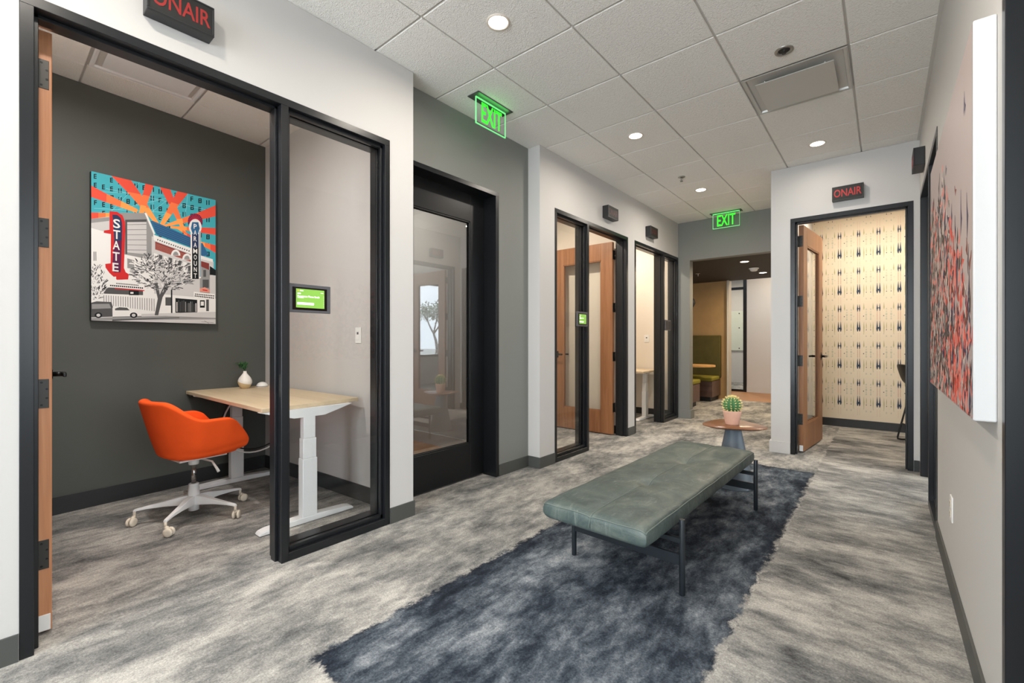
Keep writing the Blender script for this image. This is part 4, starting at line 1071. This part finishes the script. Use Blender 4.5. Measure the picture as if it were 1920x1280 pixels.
while made < 1700:
    y = rn.uniform(CY0, CY1); z = rn.uniform(CZ0, CZ1-.15); q = (y-CY0)/(CY1-CY0)
    hh = (edge(y)-z)/.60; p = max(.010, min(1, hh*1.2+.05))
    if z > edge(y)+.12 or rn.random() > p: continue
    made += 1
    warm = math.exp(-((q-.20)/.20)**2)
    if rn.random() < .14+.48*warm: mi = rn.choice([1, 2, 2, 1, 2, 2, 7])
    else: mi = rn.choice([3, 4, 4, 8, 5, 6, 6, 0, 4, 6, 2] if q > .38 else [3, 3, 3, 4, 6, 0, 0])
    dk = .7 if mi in (3, 4) and q < .4 else 1
    stroke(y, z, rn.uniform(.03, .065) if rn.random() < .8 else rn.uniform(.07, .12), rn.uniform(.014, .028)*dk*(1+.4*q), mi)
stroke(2.0, 1.93, .085, .016, 3); stroke(2.025, 1.925, .06, .010, 3)
for y, z, L, mi in ((2.1, 1.60, .16, 3), (2.2, 1.42, .2, 3), (2.25, 1.58, .1, 3), (2.4, 1.62, .09, 1), (2.3, 1.5, .13, 1), (1.95, 1.56, .15, 3), (1.93, 1.42, .1, 8)): stroke(y, z, L, .018, mi)
obj('painted_surface', m, AM, ab)

# ------------------------------------------------------------------ farther booths, stool, lounge
desk('white legged desk with maple top in the farthest left booth', -4.20, -2.70, 6.22, 6.90, .735)
# bar stool in the wallpapered room
sx_, sy_ = .36, 7.0
so = thing('counter_stool', 'black shell chair on thin black sled legs in the wallpapered room', 'chair', (sx_, sy_, 0))
m = MB()
rs = []
for u, z, w, up, fw in ((.19, .655, .17, .02, 0), (.10, .640, .20, .03, 0), (0, .632, .205, .03, 0), (-.10, .645, .20, .03, .01), (-.165, .70, .19, .015, .03), (-.20, .78, .18, 0, .04), (-.225, .86, .17, -.004, .04), (-.235, .90, .15, -.01, .035), (-.238, .912, .12, -.012, .03)):
    rs.append([(sx_+u+fw, sy_-w, z+up), (sx_+u+fw*.4, sy_-w*.6, z+up*.2), (sx_+u, sy_, z), (sx_+u+fw*.4, sy_+w*.6, z+up*.2), (sx_+u+fw, sy_+w, z+up)])
vs = [[m.bm.verts.new(p) for p in r] for r in rs]
for a, b in zip(vs, vs[1:]):
    for i in range(4):
        f = m.bm.faces.new((a[i], a[i+1], b[i+1], b[i])); f.smooth = True
o = obj('seat_shell', m, M_stool, so); md = o.modifiers.new('t', 'SOLIDIFY'); md.thickness = .022; md = o.modifiers.new('s', 'SUBSURF'); md.levels = 2; md.render_levels = 2
for s in (-1, 1):
    m = MB(); yy = sy_+s*.16
    m.tube([(sx_+.09, sy_+s*.10, .635), (sx_+.19, yy, .03), (sx_+.185, yy, .012), (sx_+.15, yy, .009), (sx_-.17, yy, .009), (sx_-.205, yy, .014), (sx_-.205, yy, .04), (sx_-.10, sy_+s*.10, .635)], .009, 8); obj('sled_leg', m, M_stool, so)
for q in (.165, -.175):
    m = MB(); m.tube([(sx_+q, sy_-.155, .2), (sx_+q, sy_+.155, .2)], .008, 8); obj('foot_rail', m, M_stool, so)
so.location = (.375, 6.98, 0); so.rotation_euler = (0, 0, math.radians(24))
# lounge benches
def banquette(x0, x1, yf, yb, zt, label, back):
    r = thing('banquette', label, 'bench seat', ((x0+x1)/2, (yf+yb)/2, 0), 'olive lounge benches'); s = 1 if yb > yf else -1
    T = lambda x, d, z: (x, yf+s*d, z); dep = abs(yb-yf)
    m = MB(); m.hexa(T, x0, x1, .03, dep, .09, .40, 0, .004); obj('bench_body', m, M_darkwood, r)
    m = MB(); m.hexa(T, x0, x1-.05, .09, dep, 0, .09); obj('toe_kick', m, M_basedk, r)
    m = MB(); m.hexa(T, x0, x1+.01, 0, dep-(.1 if back else 0), .40, .485, 0, .03, 4); obj('seat_pad', m, M_olivel, r)
    if back:
        m = MB(); m.hexa(T, x0, x1+.02, dep-.11, dep, .44, zt, 0, .02, 3); obj('backrest', m, M_olive, r)
banquette(-5.2, -2.56, 9.08, 9.69, 1.30, 'tall backed olive velvet bench on dark wood base at the tan partition', True)
banquette(-5.2, -2.60, 8.52, 7.95, 1.0, 'low olive seated bench nearest the lounge opening', False)
lt = thing('lounge_table', 'oak topped table with rounded end between the olive benches', 'table', (-3.2, 8.75, 0))
m = MB(); pts = [(-4.4, 8.45)] + [(-2.75+.33*math.cos(a)*1.0, 8.78+.33*math.sin(a)) for a in [-PI/2+PI*k/20 for k in range(21)]] + [(-4.4, 9.11)]
m.prism(TW, pts, .70, .73); obj('tabletop', m, wood('oak_top', srgb(190, 140, 84), srgb(208, 158, 98), srgb(220, 172, 112), 'x'), lt)
m = MB(); m.lathe((-3.3, 8.78, 0), [(.25, 0), (.25, .012), (.04, .03), (.04, .70)], 28); obj('pedestal', m, M_blackleaf, lt)
pl = thing('pendant_lamp', 'dark pendant lamp at the left edge of the lounge opening', 'lamp', (-2.90, 8.75, 1.80))
m = MB(); m.lathe((-2.90, 8.75, 1.80), [(.07, 0), (.11, .05), (.135, .11), (.115, .18), (.06, .235), (.02, .25)], 28, cap=False); obj('lamp_shade', m, M_stool, pl)
m = MB(); m.cyl((-2.90, 8.75, 2.05), (-2.90, 8.75, 2.405), .004, n=6); obj('cord', m, M_cable, pl)
m = MB(); m.lathe((-2.90, 8.75, 1.86), [(.01, 0), (.04, .02), (.045, .05), (.02, .1)], 16); obj('bulb', m, mat('warm_bulb', (1, .45, .16, 1), .5, emit=6), pl)
wb = thing('glass_board', 'frosted glass writing board behind the narrow far partition', 'whiteboard', (-3.4, 13.88, .85))
m = MB(); m.box(-4.3, -2.75, 13.858, 13.868, .92, 2.04, 0, .002); obj('board_panel', m, M_wb, wb)
for x in (-4.2, -3.165):
    for z in (.98, 1.56, 1.97): m = MB(); m.cyl((x, 13.852, z), (x, 13.899, z), .016, n=12); obj('standoff', m, M_screw, wb)

# ------------------------------------------------------------------ outside the windows
m = MB(); m.box(4.3, 60, -30, 50, -.3, -.1)
struct('ground_outside', m, mat('pale_paving', srgb(190, 188, 182), .9), 'pale ground outside the office windows', 'ground')
tr = thing('garden_tree', 'loose leaved tree outside the office window, seen reflected in the black door', 'tree', (7.6, 11.2, -.1))
rn = random.Random(9); m = MB(); lv = MB()
def branch(p, d, L, r, k):
    q = p + d*L; m.tube([p, (p+q)/2 + Vector((rn.uniform(-.05, .05), rn.uniform(-.05, .05), 0))*L, q], [r, r*.8, r*.6], 6)
    if k == 0:
        for _ in range(7):
            c = p.lerp(q, rn.uniform(.2, 1.1)) + Vector((rn.uniform(-.2, .2), rn.uniform(-.2, .2), rn.uniform(-.2, .2)))
            a = Vector((rn.uniform(-1, 1), rn.uniform(-1, 1), rn.uniform(-1, 1))).normalized(); b = a.cross(Vector((.3, .5, .9))).normalized()
            lv.poly([c, c+a*.05+b*.025, c+a*.1, c+a*.05-b*.025])
        return
    for _ in range(3 if k > 1 else 4):
        nd = (d + Vector((rn.uniform(-.8, .8), rn.uniform(-.8, .8), rn.uniform(-.3, .6)))).normalized(); branch(q, nd, L*rn.uniform(.6, .8), r*.6, k-1)
branch(Vector((7.6, 11.2, -.1)), Vector((0, 0, 1)), 1.0, .11, 5)
obj('trunk', m, mat('bark', srgb(70, 60, 52), .9), tr); p = obj('leaves', lv, M_leaf, tr); p['kind'] = 'stuff'

# ------------------------------------------------------------------ daylight, camera
w = bpy.data.worlds.new('sky'); scene.world = w; w.use_nodes = True
bg = w.node_tree.nodes['Background']; bg.inputs[0].default_value = (.78, .88, 1, 1); bg.inputs[1].default_value = 2.2
def area(name, loc, rot, sx, sy, e, col):
    l = bpy.data.lights.new(name, 'AREA'); l.shape = 'RECTANGLE'; l.size = sx; l.size_y = sy; l.energy = e; l.color = col
    o = bpy.data.objects.new(name, l); COL.objects.link(o); o.location = loc; o.rotation_euler = rot
area('daylight_corridor_end', (-1.1, -3.38, 1.6), (PI/2, 0, 0), 2.6, 2.4, 98, (.90, .955, 1))
area('daylight_office', (4.42, 1.3, 1.8), (PI/2, 0, PI/2), 7.6, 2.0, 118, (.90, .955, 1))
cam = bpy.data.cameras.new('camera'); co = bpy.data.objects.new('camera', cam); COL.objects.link(co)
co.location = (0, 0, 1.174); co.rotation_euler = (PI/2, 0, math.radians(39.884))
cam.sensor_width = 36; cam.lens = 835.5/1920*36; cam.clip_start = .02; cam.clip_end = 200
scene.camera = co
vs_ = scene.view_settings; vs_.view_transform = 'Standard'; vs_.look = 'None'; vs_.gamma = 1; vs_.use_curve_mapping = False; vs_.exposure = .98
